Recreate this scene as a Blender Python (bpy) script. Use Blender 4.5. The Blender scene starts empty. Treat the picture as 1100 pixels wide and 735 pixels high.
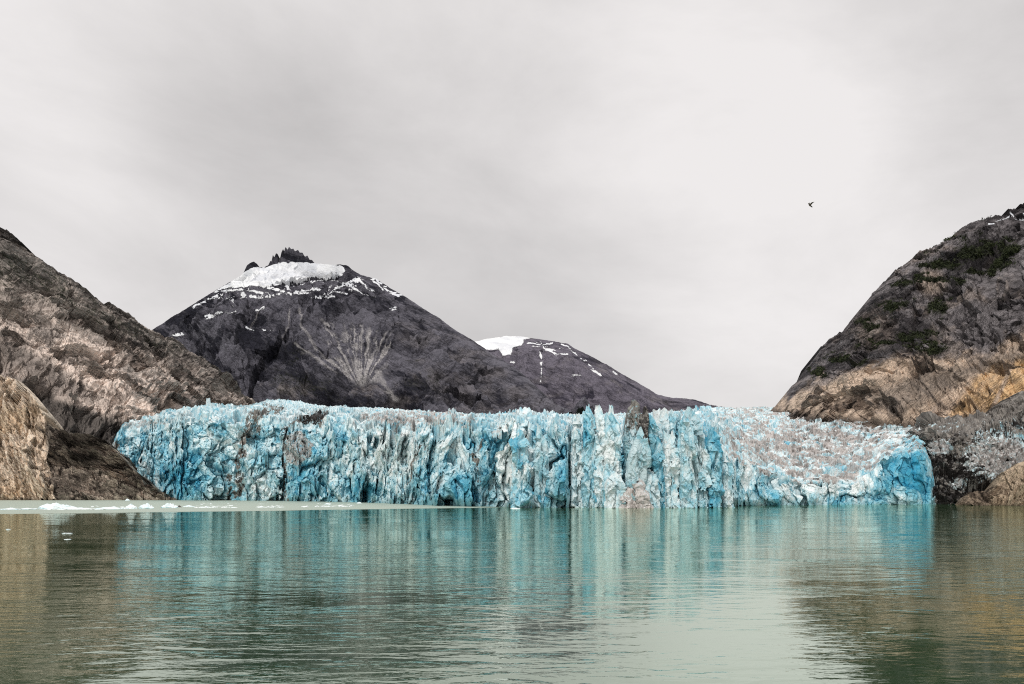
import bpy, bmesh, math, random
import numpy as np
from mathutils import Vector

random.seed(7)
SC = bpy.context.scene
COL = SC.collection
F = 863.0      # focal length in photo pixels (photo 1100 wide)
HZ = 526.0     # horizon row
H = 12.0       # eye height on the ship's deck, metres


def X(px, Y): return (px - 550.0) / F * Y
def Z(py, Y): return H + (HZ - py) / F * Y


# ------------------------------------------------------------------ noise
def _h(ix, iy, iz, seed):
    h = (ix.astype(np.uint32) * np.uint32(374761393) + iy.astype(np.uint32) * np.uint32(668265263)
         + iz.astype(np.uint32) * np.uint32(2147483647 // 3) + np.uint32(seed * 1013904223 & 0xffffffff))
    h ^= h >> np.uint32(13)
    h *= np.uint32(1274126177)
    h ^= h >> np.uint32(16)
    h *= np.uint32(2246822519)
    h ^= h >> np.uint32(15)
    return h


def _r(h): return (h & np.uint32(0xffffff)).astype(np.float32) / np.float32(0xffffff)


def vnoise(x, y, z, seed=0):
    """gradient noise, about -1..1"""
    fx, fy, fz = np.floor(x), np.floor(y), np.floor(z)
    ix, iy, iz = fx.astype(np.int64), fy.astype(np.int64), fz.astype(np.int64)
    x = (x - fx).astype(np.float32); y = (y - fy).astype(np.float32); z = (z - fz).astype(np.float32)
    u = x * x * x * (x * (x * 6 - 15) + 10); v = y * y * y * (y * (y * 6 - 15) + 10); w = z * z * z * (z * (z * 6 - 15) + 10)
    out = 0
    for a in (0, 1):
        for b in (0, 1):
            for c in (0, 1):
                h = _h(ix + a, iy + b, iz + c, seed)
                g1 = (h & np.uint32(1023)).astype(np.float32) / 511.5 - 1
                g2 = ((h >> np.uint32(10)) & np.uint32(1023)).astype(np.float32) / 511.5 - 1
                g3 = ((h >> np.uint32(20)) & np.uint32(1023)).astype(np.float32) / 511.5 - 1
                d = g1 * (x - a) + g2 * (y - b) + g3 * (z - c)
                out = out + d * (u if a else 1 - u) * (v if b else 1 - v) * (w if c else 1 - w)
    return out * 1.6


def fbm(x, y, z, octaves=5, gain=0.5, seed=0, ridged=False, lac=2.03):
    s = 0; a = 1.0; t = 0
    for i in range(octaves):
        n = vnoise(x, y, z, seed + i * 17)
        if ridged: n = 1 - 2 * np.abs(n)
        s = s + a * n; t += a
        a *= gain; x = x * lac + 5.3; y = y * lac + 1.7; z = z * lac + 9.1
    return s / t


def cells(x, y, seed=0):
    """2-D worley: random triple of the nearest cell, offset from its centre, edge distance"""
    fx, fy = np.floor(x), np.floor(y)
    ix, iy = fx.astype(np.int64), fy.astype(np.int64)
    x = x.astype(np.float32); y = y.astype(np.float32)
    f1 = np.full(x.shape, 9.0, np.float32); f2 = f1.copy()
    hid = np.zeros(x.shape, np.uint32); ox = np.zeros_like(f1); oy = np.zeros_like(f1)
    zz = np.zeros_like(ix)
    for a in (-1, 0, 1):
        for b in (-1, 0, 1):
            h = _h(ix + a, iy + b, zz, seed)
            cx = (ix + a) + 0.1 + 0.8 * _r(h)
            cy = (iy + b) + 0.1 + 0.8 * _r(h * np.uint32(2654435761) ^ (h >> np.uint32(7)))
            dx = (x - cx).astype(np.float32); dy = (y - cy).astype(np.float32)
            d = np.sqrt(dx * dx + dy * dy)
            near = d < f1
            f2 = np.where(near, f1, np.minimum(f2, d))
            hid = np.where(near, h, hid); ox = np.where(near, dx, ox); oy = np.where(near, dy, oy)
            f1 = np.where(near, d, f1)
    r1 = _r(hid * np.uint32(747796405) ^ (hid >> np.uint32(9)))
    r2 = _r(hid * np.uint32(2891336453) ^ (hid >> np.uint32(11)))
    r3 = _r(hid * np.uint32(1181783497) ^ (hid >> np.uint32(5)))
    return r1, r2, r3, ox, oy, f2 - f1


def facet(x, y, seed, tilt=1.2):
    r1, r2, r3, ox, oy, e = cells(x, y, seed)
    return (r1 - .5) + (r2 - .5) * ox * tilt * 2 + (r3 - .5) * oy * tilt * 2, e, r1


def sstep(a, b, x):
    t = np.clip((x - a) / (b - a), 0, 1)
    return t * t * (3 - 2 * t)


def seg_dist(px, py, pts):
    d = np.full(px.shape, 1e9)
    for (x0, y0), (x1, y1) in zip(pts[:-1], pts[1:]):
        vx, vy = x1 - x0, y1 - y0
        t = np.clip(((px - x0) * vx + (py - y0) * vy) / (vx * vx + vy * vy + 1e-9), 0, 1)
        d = np.minimum(d, np.hypot(px - x0 - t * vx, py - y0 - t * vy))
    return d


def poly_in(px, py, pts, soft=3.0):
    """soft mask of a polygon, 1 inside"""
    ins = np.zeros(px.shape, bool)
    n = len(pts)
    for i in range(n):
        x0, y0 = pts[i]; x1, y1 = pts[(i + 1) % n]
        if y0 == y1: continue
        c = ((y0 > py) != (y1 > py)) & (px < (x1 - x0) * (py - y0) / (y1 - y0) + x0)
        ins ^= c
    d = seg_dist(px, py, list(pts) + [pts[0]])
    sd = np.where(ins, d, -d)
    return sstep(-soft, soft, sd)


def below(px, py, line, soft=4.0):
    """1 where the point lies under the line (larger row)"""
    xs, ys = zip(*line)
    return sstep(-soft, soft, py - np.interp(px, xs, ys))


def blob(px, py, cx, cy, rx, ry, soft=.5):
    return 1 - sstep(1 - soft, 1 + soft, np.hypot((px - cx) / rx, (py - cy) / ry))


def crop(ox, oy, s, pts): return [(ox + a / s, oy + b / s) for a, b in pts]


# ------------------------------------------------------------------ mesh
def link_mesh(name, V, Fc, mat, parent=None, attrs=None, smooth=False):
    me = bpy.data.meshes.new(name)
    V = np.ascontiguousarray(V, np.float32).reshape(-1, 3)
    Fc = np.ascontiguousarray(Fc, np.int32)
    k = Fc.shape[1]
    me.vertices.add(len(V)); me.vertices.foreach_set('co', V.ravel())
    me.loops.add(Fc.size); me.loops.foreach_set('vertex_index', Fc.ravel())
    me.polygons.add(len(Fc)); me.polygons.foreach_set('loop_start', np.arange(0, Fc.size, k, dtype=np.int32))
    me.polygons.foreach_set('use_smooth', np.full(len(Fc), smooth))
    me.update(calc_edges=True)
    for an, arr in (attrs or {}).items():
        a = me.attributes.new(an, 'FLOAT_COLOR', 'POINT')
        c = np.ones((len(V), 4), np.float32); c[:, :3] = arr
        a.data.foreach_set('color', c.ravel())
    me.materials.append(mat)
    o = bpy.data.objects.new(name, me); COL.objects.link(o)
    if parent: o.parent = parent
    return o


def grid_faces(nr, nc, wrap=False):
    r = np.arange(nr - 1)[:, None]; c = np.arange(nc if wrap else nc - 1)[None, :]
    c2 = (c + 1) % nc
    a = r * nc + c; b = r * nc + c2; d = (r + 1) * nc + c2; e = (r + 1) * nc + c
    return np.stack([a, b, d, e], -1).reshape(-1, 4)


def tag(o, label=None, cat=None, group=None, kind=None):
    if label: o['label'] = label
    if cat: o['category'] = cat
    if group: o['group'] = group
    if kind: o['kind'] = kind
    return o


def sheet(name, rows, nu, vk, disp, masks, mat, back=True, smooth=False, ridge_keep=.35, backdrop=(400, 250), kr=.22, uk=None, jag=1.2):
    """relief surface through rows of (photo column, photo row, distance); rows run ridge -> foot"""
    x0, x1 = rows[0][0][0], rows[0][-1][0]
    u = np.linspace(x0, x1, nu)
    R = []
    for row in rows:
        a = np.array(row, float)
        py = np.interp(u, a[:, 0], a[:, 1]); Y = np.interp(u, a[:, 0], a[:, 2])
        if not R: py = py + jag * (fbm(u / 9, 0 * u, 0 * u + 3.3, 5, .7, 3))
        R.append(np.stack([X(u, Y), Y, Z(py, Y)], -1))
    P = []; vv = []
    for j in range(len(R) - 1):
        t = np.linspace(0, 1, vk[j], endpoint=(j == len(R) - 2))[:, None, None]
        P.append(R[j][None] * (1 - t) + R[j + 1][None] * t)
        vv.append((j + t[:, 0, 0]) / (len(R) - 1))
    P = np.concatenate(P); vv = np.concatenate(vv)
    sm = P.copy()
    for _ in range(12):   # smoothed copy for the normals
        sm[1:-1] = (sm[:-2] + sm[2:] + sm[1:-1]) / 3
        sm[:, 1:-1] = (sm[:, :-2] + sm[:, 2:] + sm[:, 1:-1]) / 3
    N = np.cross(np.gradient(sm, axis=0), np.gradient(sm, axis=1))
    N /= np.linalg.norm(N, axis=-1, keepdims=True) + 1e-9
    N *= np.where((N * P).sum(-1, keepdims=True) > 0, -1, 1)
    d, cav, var = disp(P[..., 0], P[..., 1], P[..., 2])
    keep = ridge_keep + (1 - ridge_keep) * sstep(0, kr, vv)[:, None]
    if uk: keep = keep * (uk[2] + (1 - uk[2]) * sstep(uk[0], uk[1], u))[None]
    d = d - d.mean() * .8
    P = P + N * (d * keep)[..., None]
    if back:
        b1 = P[0] + np.array([0, backdrop[0], -backdrop[1]]); b2 = P[0] + np.array([0, backdrop[0] * 2.5, 0]); b2[:, 2] = -40
        m = P[0] + np.array([0, backdrop[0] * .25, -backdrop[1] * .12])
        P = np.concatenate([b2[None], b1[None], m[None], P])
        cav = np.concatenate([np.repeat(cav[:1], 3, 0), cav]); var = np.concatenate([np.repeat(var[:1], 3, 0), var])
    px = 550 + F * P[..., 0] / P[..., 1]; py = HZ - F * (P[..., 2] - H) / P[..., 1]
    n1 = fbm(P[..., 0] / 60, P[..., 1] / 60, P[..., 2] / 60, 5, .6, 31)
    n2 = fbm(P[..., 0] / 60 + 50, P[..., 1] / 60, P[..., 2] / 60, 5, .6, 47)
    M = masks(px, py, P, n1, n2, cav)
    M['m3'] = (var, cav, 0 * px)
    at = {k: np.stack([np.broadcast_to(np.clip(c, 0, 1), px.shape) for c in v], -1).reshape(-1, 3) for k, v in M.items()}
    return link_mesh(name, P, grid_faces(P.shape[0], nu), mat, attrs=at, smooth=smooth), P, at


# ------------------------------------------------------------------ materials
def mat_new(name):
    m = bpy.data.materials.new(name); m.use_nodes = True
    nt = m.node_tree; nt.nodes.clear()
    return m, nt


class NT:
    def __init__(s, nt): s.nt = nt
    def n(s, t, **k):
        x = s.nt.nodes.new(t)
        for a, b in k.items(): setattr(x, a, b)
        return x
    def l(s, a, b): s.nt.links.new(a, b)
    def setin(s, sock, v):
        if isinstance(v, bpy.types.NodeSocket): s.l(v, sock)
        else: sock.default_value = v
    def math(s, op, a, b=0.0, c=0.0, clamp=False):
        x = s.n('ShaderNodeMath', operation=op); x.use_clamp = clamp
        s.setin(x.inputs[0], a); s.setin(x.inputs[1], b); s.setin(x.inputs[2], c)
        return x.outputs[0]
    def mix(s, f, a, b, mode='MIX'):
        x = s.n('ShaderNodeMix', data_type='RGBA', blend_type=mode)
        s.setin(x.inputs[0], f)
        s.setin(x.inputs[6], a if isinstance(a, bpy.types.NodeSocket) else (*a, 1))
        s.setin(x.inputs[7], b if isinstance(b, bpy.types.NodeSocket) else (*b, 1))
        return x.outputs[2]
    def noise(s, vec, scale, detail=6, rough=.6, dist=0.0):
        x = s.n('ShaderNodeTexNoise'); s.l(vec, x.inputs['Vector'])
        x.inputs['Scale'].default_value = scale; x.inputs['Detail'].default_value = detail
        x.inputs['Roughness'].default_value = rough; x.inputs['Distortion'].default_value = dist
        return x.outputs['Fac']
    def ramp(s, f, stops, interp='LINEAR'):
        x = s.n('ShaderNodeValToRGB'); cr = x.color_ramp; cr.interpolation = interp
        while len(cr.elements) < len(stops): cr.elements.new(.5)
        for e, (p, c) in zip(cr.elements, stops):
            e.position = p; e.color = (*c, 1) if isinstance(c, tuple) else (c, c, c, 1)
        s.l(f, x.inputs[0]); return x.outputs[0]
    def maprange(s, v, a, b, c=0.0, d=1.0, smooth=True):
        x = s.n('ShaderNodeMapRange'); x.interpolation_type = 'SMOOTHSTEP' if smooth else 'LINEAR'
        s.setin(x.inputs[0], v); x.inputs[1].default_value = a; x.inputs[2].default_value = b
        x.inputs[3].default_value = c; x.inputs[4].default_value = d
        return x.outputs[0]
    def pos(s): return s.n('ShaderNodeNewGeometry').outputs['Position']
    def mapping(s, vec, rot=(0, 0, 0), size=(1, 1, 1)):
        x = s.n('ShaderNodeMapping', vector_type='TEXTURE'); s.l(vec, x.inputs['Vector'])
        x.inputs['Rotation'].default_value = rot; x.inputs['Scale'].default_value = size
        return x.outputs[0]
    def attr(s, name):
        a = s.n('ShaderNodeAttribute'); a.attribute_name = name
        x = s.n('ShaderNodeSeparateColor'); s.l(a.outputs['Color'], x.inputs[0])
        return x.outputs
    def bump(s, h, strength, dist, normal=None):
        b = s.n('ShaderNodeBump'); b.inputs['Strength'].default_value = strength; b.inputs['Distance'].default_value = dist
        s.l(h, b.inputs['Height'])
        if normal: s.l(normal, b.inputs['Normal'])
        return b.outputs[0]
    def out(s, col, rough=.85, normal=None, spec=.25):
        p = s.n('ShaderNodeBsdfPrincipled'); o = s.n('ShaderNodeOutputMaterial')
        s.setin(p.inputs['Base Color'], col); s.setin(p.inputs['Roughness'], rough)
        p.inputs['Specular IOR Level'].default_value = spec
        if normal: s.l(normal, p.inputs['Normal'])
        s.l(p.outputs[0], o.inputs[0]); return p


def rock_material(name, dip, u, dark, darkhi, tan_lo, tan_hi, orange=(.5, .3, .13), veg=(.035, .045, .02),
                  talus=(.25, .23, .22), aniso=4.0, crack=.55, streak=1.0):
    """dip: angle of the streaks; u: size of the base feature in metres"""
    m, nt = mat_new(name); g = NT(nt)
    p = g.pos()
    a = g.attr('m1'); b = g.attr('m2')
    warp = g.mapping(p, (0, dip, 0), (u * aniso, u * 9, u))
    s1 = g.noise(warp, 1, 7, .6, .5)
    mac = g.noise(g.mapping(p, (0, dip, 0), (u * aniso * 3.2, u * 20, u * 3.0)), 1, 4, .55, .6)
    s2 = g.noise(g.mapping(p, (0, dip * .85, 0), (u * aniso * .4, u * 3, u * .22)), 1, 7, .7, .4)
    s3 = g.noise(g.mapping(p, (0, 0, 0), (u * 3, u * 3, u * 3)), 1, 8, .65)
    fine = g.noise(g.mapping(p, (0, dip, 0), (u * .4, u * 1.0, u * .09)), 1, 5, .7)
    k = g.math('ADD', g.math('MULTIPLY', s1, .38), g.math('ADD', g.math('MULTIPLY', s2, .24), g.math('ADD', g.math('MULTIPLY', fine, .12), g.math('MULTIPLY', mac, .26))))
    c3 = g.attr('m3')
    k = g.math('ADD', k, g.math('MULTIPLY', g.math('SUBTRACT', c3[0], .5), .5))
    darkc = g.mix(g.maprange(k, .41, .60), dark, darkhi)
    darkc = g.mix(g.maprange(s3, .52, .7, 0, .55), darkc, tuple(c * .5 for c in dark))
    tanc = g.mix(g.maprange(k, .38, .54), tan_lo, tan_hi)
    orc = g.mix(g.maprange(k, .4, .62), tuple(c * .42 for c in orange), orange)
    col = g.mix(a[0], darkc, tanc)
    col = g.mix(b[1], col, orc)
    # dark joints
    la = g.noise(g.mapping(p, (0, dip, 0), (u * aniso * .9, u * 7, u * .55)), 1, 6, .62, .5)
    lb = g.noise(g.mapping(p, (0, dip * .8, 0), (u * aniso * .5, u * 3, u * .2)), 1, 5, .62, .5)
    lc = g.noise(g.mapping(p, (0, dip - 1.2, 0), (u * 1.8, u * 5, u * .5)), 1, 4, .6, .5)
    def line(f_, wd): return g.maprange(g.math('ABSOLUTE', g.math('SUBTRACT', f_, .5)), 0, wd, 1, 0)
    ck = g.math('MAXIMUM', line(la, .02), g.math('MAXIMUM', g.math('MULTIPLY', line(lb, .014), .45), g.math('MULTIPLY', line(lc, .014), .6)))
    ck = g.math('MULTIPLY', ck, g.maprange(s3, .38, .56, .25, 1))
    ck = g.math('MULTIPLY', ck, crack)
    col = g.mix(ck, col, tuple(c * .45 for c in dark))
    tal = g.mix(g.maprange(g.math('ADD', fine, g.math('MULTIPLY', s3, .4)), .55, .85), tuple(c * .7 for c in talus), talus)
    col = g.mix(b[0], col, tal)
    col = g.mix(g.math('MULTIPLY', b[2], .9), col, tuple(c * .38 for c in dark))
    vg = g.mix(g.maprange(fine, .4, .65), tuple(c * .45 for c in veg), veg)
    vmask = g.maprange(g.math('ADD', a[1], g.math('ADD', g.math('MULTIPLY', g.math('SUBTRACT', s2, .5), 1.6), g.math('MULTIPLY', g.math('SUBTRACT', fine, .5), 1.0))), .38, .75, 0, .88)
    col = g.mix(vmask, col, vg)
    sm = g.maprange(g.math('ADD', a[2], g.math('MULTIPLY', g.math('SUBTRACT', k, .5), .9)), .42, .56)
    col = g.mix(sm, col, g.mix(g.maprange(k, .35, .65), (.62, .64, .68), (.82, .83, .84)))
    hgt = g.math('MULTIPLY', g.math('ADD', k, g.math('MULTIPLY', ck, -.25)), g.math('SUBTRACT', 1.0, g.math('MULTIPLY', sm, .8)))
    nrm = g.bump(hgt, .9, u * .9)
    g.out(col, .9, nrm, .15)
    return m


def ice_material(name, dirty=0.0):
    m, nt = mat_new(name); g = NT(nt)
    p = g.pos(); a = g.attr('m1'); b = g.attr('m2')   # m1: blue, dirt and painted crevasse shade, pink ; m2: black, teal-shadow, streak
    f1 = g.noise(g.mapping(p, (0, 0, 0), (9, 9, 14)), 1, 8, .7, .8)
    f2 = g.noise(g.mapping(p, (0, .25, 0), (2.0, 2.0, 6.5)), 1, 6, .7, .6)
    f3 = g.noise(g.mapping(p, (0, 0, 0), (3.2, 3.2, 3.2)), 1, 6, .75, .4)
    bl = g.math('ADD', a[0], g.math('ADD', g.math('MULTIPLY', g.math('SUBTRACT', f1, .5), 1.5), g.math('MULTIPLY', g.math('SUBTRACT', f2, .5), .9)))
    col = g.ramp(bl, [(0.0, (.83, .86, .855)), (.20, (.67, .80, .83)), (.42, (.40, .65, .73)), (.68, (.15, .46, .60)), (1.0, (.03, .32, .50))])
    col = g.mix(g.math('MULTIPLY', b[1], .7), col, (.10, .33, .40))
    vein = g.maprange(g.noise(g.mapping(p, (0, .2, .3), (1.2, 1.2, 9)), 1, 4, .6), .6, .72)
    col = g.mix(g.math('MULTIPLY', vein, .25), col, (.13, .30, .36))
    pk = g.maprange(g.math('ADD', a[2], g.math('MULTIPLY', g.math('SUBTRACT', f3, .5), 1.7)), .45, .7)
    pinkc = g.mix(g.maprange(f2, .35, .65), (.27, .22, .20), (.60, .535, .50))
    col = g.mix(g.math('MULTIPLY', pk, .85), col, pinkc)
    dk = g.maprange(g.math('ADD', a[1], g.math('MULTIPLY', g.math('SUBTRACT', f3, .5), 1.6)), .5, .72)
    dirt_shade_c = g.mix(g.maprange(f1, .35, .65), (.06, .046, .038), (.27, .225, .19))
    col = g.mix(g.math('MULTIPLY', dk, .92), col, dirt_shade_c)
    bk = g.maprange(g.math('ADD', b[0], g.math('MULTIPLY', g.math('SUBTRACT', f3, .5), 1.5)), .5, .66)
    col = g.mix(bk, col, (.018, .015, .014))
    speck = g.maprange(g.noise(g.mapping(p, (0, 0, 0), (1.6, 1.6, 1.6)), 1, 3, .6), .66, .72)
    col = g.mix(g.math('MULTIPLY', speck, .22), col, (.10, .09, .09))
    nrm = g.bump(g.math('ADD', f3, g.math('MULTIPLY', f2, .7)), .6, 1.2)
    pr = g.out(col, .5, nrm, .35)
    return m


M_ICE = ice_material('glacier_ice')
M_LEFT = rock_material('left_cliff_rock', math.radians(56), 13, (.05, .043, .040), (.30, .265, .24), (.24, .19, .16), (.92, .77, .67), talus=(.34, .29, .26))
M_GOLD = rock_material('golden_rock', math.radians(48), 5.5, (.05, .038, .03), (.26, .21, .17), (.36, .27, .19), (.95, .80, .65), orange=(.86, .60, .34), crack=.6)
M_STRATA = rock_material('banded_rock', math.radians(20), 4.0, (.035, .028, .024), (.20, .165, .14), (.08, .062, .05), (.72, .60, .50), aniso=6, crack=.8)
M_RIGHT = rock_material('right_cliff_rock', math.radians(-48), 12, (.045, .040, .043), (.22, .20, .205), (.15, .11, .085), (.68, .53, .41), orange=(.80, .53, .28), veg=(.030, .036, .015), talus=(.22, .19, .17))
M_MOUNT = rock_material('dark_mountain_rock', math.radians(30), 34, (.019, .019, .028), (.14, .135, .16), (.10, .09, .09), (.26, .23, .22), veg=(.025, .028, .016), talus=(.62, .59, .58), aniso=2.2, crack=.5)
M_FAR = rock_material('far_mountain_rock', math.radians(35), 42, (.035, .032, .048), (.17, .155, .19), (.12, .11, .11), (.24, .22, .22), veg=(.03, .033, .022), aniso=2.5, crack=.4)  # bluish tint puts slight distance haze into the rock colour


# ------------------------------------------------------------------ displacement recipes
def slab(P, size, dip, seed):
    c, s = math.cos(dip), math.sin(dip)
    a = P[..., 0] * c - P[..., 2] * s; b = P[..., 0] * s + P[..., 2] * c
    w = fbm(a / (size * 2), 0 * a, b / (size * 2), 3, .5, seed + 1)
    return fbm(a / (size * 3.2) + w * .5, P[..., 1] / (size * 15), b / (size * .8) + w, 6, .6, seed)


def rock_disp(amp, size, dip, seed, strata=.5, blocky=.4, rib_w=.7):
    c, s = math.cos(dip), math.sin(dip)
    def f(x, y, z):
        a = x * c - z * s; b = x * s + z * c    # a runs along the dip
        big = fbm(x / (size * 4), y / (size * 4), z / (size * 4), 4, .5, seed)
        rid = fbm(a / (size * 3), y / (size * 7), b / size, 6, .58, seed + 5, True)
        wb = fbm(x / (size * .8), y / (size * 2), z / (size * .8), 4, .6, seed + 7)
        rib = fbm(a / (size * 7) + big * .3, y / (size * 12), b / (size * 1.5), 4, .5, seed + 51, True)

        def shingle(su, sv, k, wa):
            r1, r2, r3, ox, oy, e = cells(a / su + big * 1.2 + wb * wa, b / sv + big * 2 + wb * wa * 1.5, seed + k)
            return (r1 - .5) * .9 + oy * (.5 + 1.1 * r2) + ox * (r3 - .5) * 1.3, e, r1
        k0, e0, v0 = shingle(size * 2.6, size * .95, 8, .35)
        k1, e1, v1 = shingle(size * 1.1, size * .34, 9, .5)
        k2, e2, v2 = shingle(size * .42, size * .13, 13, .8)
        k3, e3, v3 = shingle(size * .17, size * .055, 15, 1.2)
        fine = fbm(x / (size * .2), y / (size * .4), z / (size * .2), 4, .65, seed + 21)
        d = big * 1.1 + rib * rib_w + (rid - .1) * strata * .45 + blocky * (k0 * .9 + k1 * .62 + k2 * .30 + k3 * .13) + fine * .10
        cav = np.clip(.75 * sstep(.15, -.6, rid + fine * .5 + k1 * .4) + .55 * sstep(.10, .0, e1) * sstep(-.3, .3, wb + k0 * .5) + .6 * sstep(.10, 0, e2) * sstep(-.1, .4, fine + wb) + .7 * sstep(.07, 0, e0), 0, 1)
        var = .22 * v0 + .26 * v1 + .24 * v2 + .14 * v3 + .14 * np.clip(.5 + rid * .8, 0, 1)
        return amp * d, cav, var
    return f


L = lambda pts, *Y: [(a, b, c) for (a, b), c in zip(pts, Y)]

# ------------------------------------------------------------------ LEFT CLIFF
lr = [(-420, 110), (-200, 190), (-60, 235), (0, 244), (13, 250), (27, 264), (54, 282), (67, 291), (90, 306), (112, 327), (135, 340), (159, 357),
      (189, 369), (216, 387), (242, 410), (265, 428), (280, 440), (300, 452)]
lY = np.interp([p[0] for p in lr], [-420, 0, 150, 280, 300], [1250, 1500, 1850, 2350, 2450])
rows = [[(a, b, y) for (a, b), y in zip(lr, lY)],
        [(-420, 535, 900), (0, 535, 960), (60, 532, 965), (140, 520, 1000), (180, 505, 1120), (220, 490, 1330), (272, 476, 1700), (300, 474, 1900)]]


def left_masks(px, py, P, n1, n2, cav):
    q = py + n1 * 34 + n2 * 10
    tan = below(px, q, [(-420, 300), (0, 325), (40, 335), (90, 352), (130, 375), (180, 400), (230, 425), (300, 440)], 22)
    sl = slab(P, 45, math.radians(56), 201)
    tan = tan * (.3 + .7 * sstep(-.2, .02, sl)) * (1 - .5 * cav)
    tan = np.maximum(tan, .5 * sstep(.1, .4, sl) * sstep(-.3, .2, n1))
    mid = below(px, q, [(-420, 240), (0, 290), (80, 325), (140, 360), (200, 390), (300, 440)], 20) * .35
    veg = poly_in(px + n1 * 22, py + n2 * 18, [(-420, 200), (0, 262), (60, 290), (110, 325), (160, 356), (215, 386), (225, 400), (160, 375), (90, 345), (30, 315), (-420, 280)], 10) * .5
    debris = poly_in(px + n1 * 8, py + n2 * 7, [(10, 402), (40, 420), (80, 435), (125, 452), (165, 455), (150, 500), (60, 500), (40, 450)], 6)
    fan = poly_in(px + n1 * 14, py + n2 * 14, [(-420, 330), (0, 355), (50, 392), (110, 432), (60, 430), (15, 402), (-420, 380)], 10) * .8
    tail = below(px, q, [(-420, 900), (150, 900), (190, 420), (250, 425), (300, 440)], 8) * .5
    talus = np.maximum(fan, tail)
    return {'m1': (np.maximum(tan, mid) * (1 - debris), veg, 0 * px), 'm2': (np.maximum(talus, .8 * below(px, q, [(-420, 330), (0, 345), (130, 385), (300, 440)], 20) * sstep(-.08, -.35, sl)) * (1 - debris), 0 * px, np.maximum(debris * .8 * (.75 + .5 * n1), cav * .6 * (1 - talus)))}


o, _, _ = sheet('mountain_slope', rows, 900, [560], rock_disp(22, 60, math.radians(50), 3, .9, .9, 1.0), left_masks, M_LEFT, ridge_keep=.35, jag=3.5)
tag(o, 'grey brown rock slope with pale tan lower slabs falling from the left edge to the glacier', kind='structure')

# ------------------------------------------------------------------ golden knoll, banded outcrop
rows = [[(-260, 370, 1100), (-100, 385, 1080), (-20, 398, 1060), (0, 402, 1050), (14, 406, 1040), (26, 415, 1020), (40, 432, 1000), (49, 448, 985), (53, 470, 965), (56, 500, 945), (62, 522, 925), (74, 541, 908)],
        [(-260, 450, 960), (0, 455, 970), (30, 470, 955), (53, 500, 935), (62, 528, 918), (74, 541.5, 906)],
        [(-260, 542, 890), (0, 540, 903), (30, 540, 905), (74, 542, 904)]]


def gold_masks(px, py, P, n1, n2, cav):
    tan = 1.0 - cav * .5 - .3 * sstep(.1, .5, n2)
    org = sstep(-.05, .4, n1) * .45 * sstep(90, 10, px) + .25 * sstep(500, 540, py)
    wet = sstep(533, 538, py + n1 * 3) * .8
    return {'m1': (tan, 0 * px, 0 * px), 'm2': (0 * px, org * (1 - cav), np.maximum(np.maximum(cav * .25, wet), .9 * sstep(5, 1.5, seg_dist(px + n1 * 4, py + n2 * 4, [(52, 455), (54, 480), (58, 505), (66, 540)]))))}  # dark crevice shade painted down the right edge, besides the wet band


o, _, _ = sheet('golden_rock_outcrop', rows, 420, [180, 200], rock_disp(9, 26, math.radians(54), 11, .8, .9), gold_masks, M_GOLD, backdrop=(60, 30), ridge_keep=.9, jag=3)
tag(o, 'rounded golden tan bedrock outcrop at the waterline on the far left', 'rock outcrop')

rows = [[(36, 448, 1010), (48, 452, 1000), (62, 462, 985), (80, 470, 975), (100, 469, 968), (115, 474, 960), (128, 488, 945), (142, 503, 935), (156, 514, 925), (168, 526, 915), (180, 537, 908), (190, 541, 904)],
        [(36, 505, 950), (62, 505, 950), (100, 505, 948), (140, 522, 922), (165, 534, 911), (190, 541, 903)],
        [(36, 540, 905), (100, 540, 905), (190, 541.5, 902)]]


def strata_masks(px, py, P, n1, n2, cav):
    tan = (.25 + .7 * sstep(-.2, .3, n1 + .8 * slab(P, 9, math.radians(12), 231))) * (1 - cav * .9) * (1 - .85 * poly_in(px + n1 * 5, py + n2 * 5, [(50, 450), (125, 470), (110, 480), (60, 480)], 4))  # upper left darkened: a crevice shadow painted into the colour
    pale = poly_in(px, py, [(146, 530), (158, 523), (168, 536), (148, 537)], 2)
    return {'m1': (np.maximum(tan, pale), 0 * px, 0 * px), 'm2': (0 * px, 0 * px, np.maximum(cav * .8, .9 * poly_in(px + n1 * 6, py + n2 * 4, [(70, 482), (95, 490), (100, 498), (75, 495)], 3)) * (1 - pale))}


o, _, _ = sheet('banded_rock_outcrop', rows, 420, [150, 130], rock_disp(10, 20, math.radians(14), 19, .8, 1.1), strata_masks, M_STRATA, backdrop=(50, 25), ridge_keep=.95)
tag(o, 'dark brown layered bedrock outcrop between the golden rock and the blue glacier', 'rock outcrop')

# ------------------------------------------------------------------ RIGHT CLIFF
rr = [(815, 452), (826, 444), (836, 434), (848, 419), (873, 391), (882, 374), (908, 352), (926, 333), (944, 310), (958, 294), (979, 278), (1007, 264), (1032, 244),
      (1060, 232), (1089, 225), (1100, 219), (1180, 190), (1300, 140), (1500, 60)]
rY = np.interp([p[0] for p in rr], [815, 900, 1000, 1100, 1300, 1500], [1560, 1480, 1400, 1320, 1150, 1050])
rows = [[(a, b, y) for (a, b), y in zip(rr, rY)],
        [(815, 470, 1400), (836, 466, 1360), (870, 468, 1180), (900, 470, 1060), (950, 476, 930), (1000, 490, 860), (1100, 500, 780), (1500, 510, 760)]]
tanline = [(815, 430), (848, 428), (862, 416), (880, 404), (905, 401), (930, 397), (960, 388), (985, 382), (1010, 385), (1035, 378), (1060, 378), (1085, 366), (1100, 362), (1500, 300)]


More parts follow.
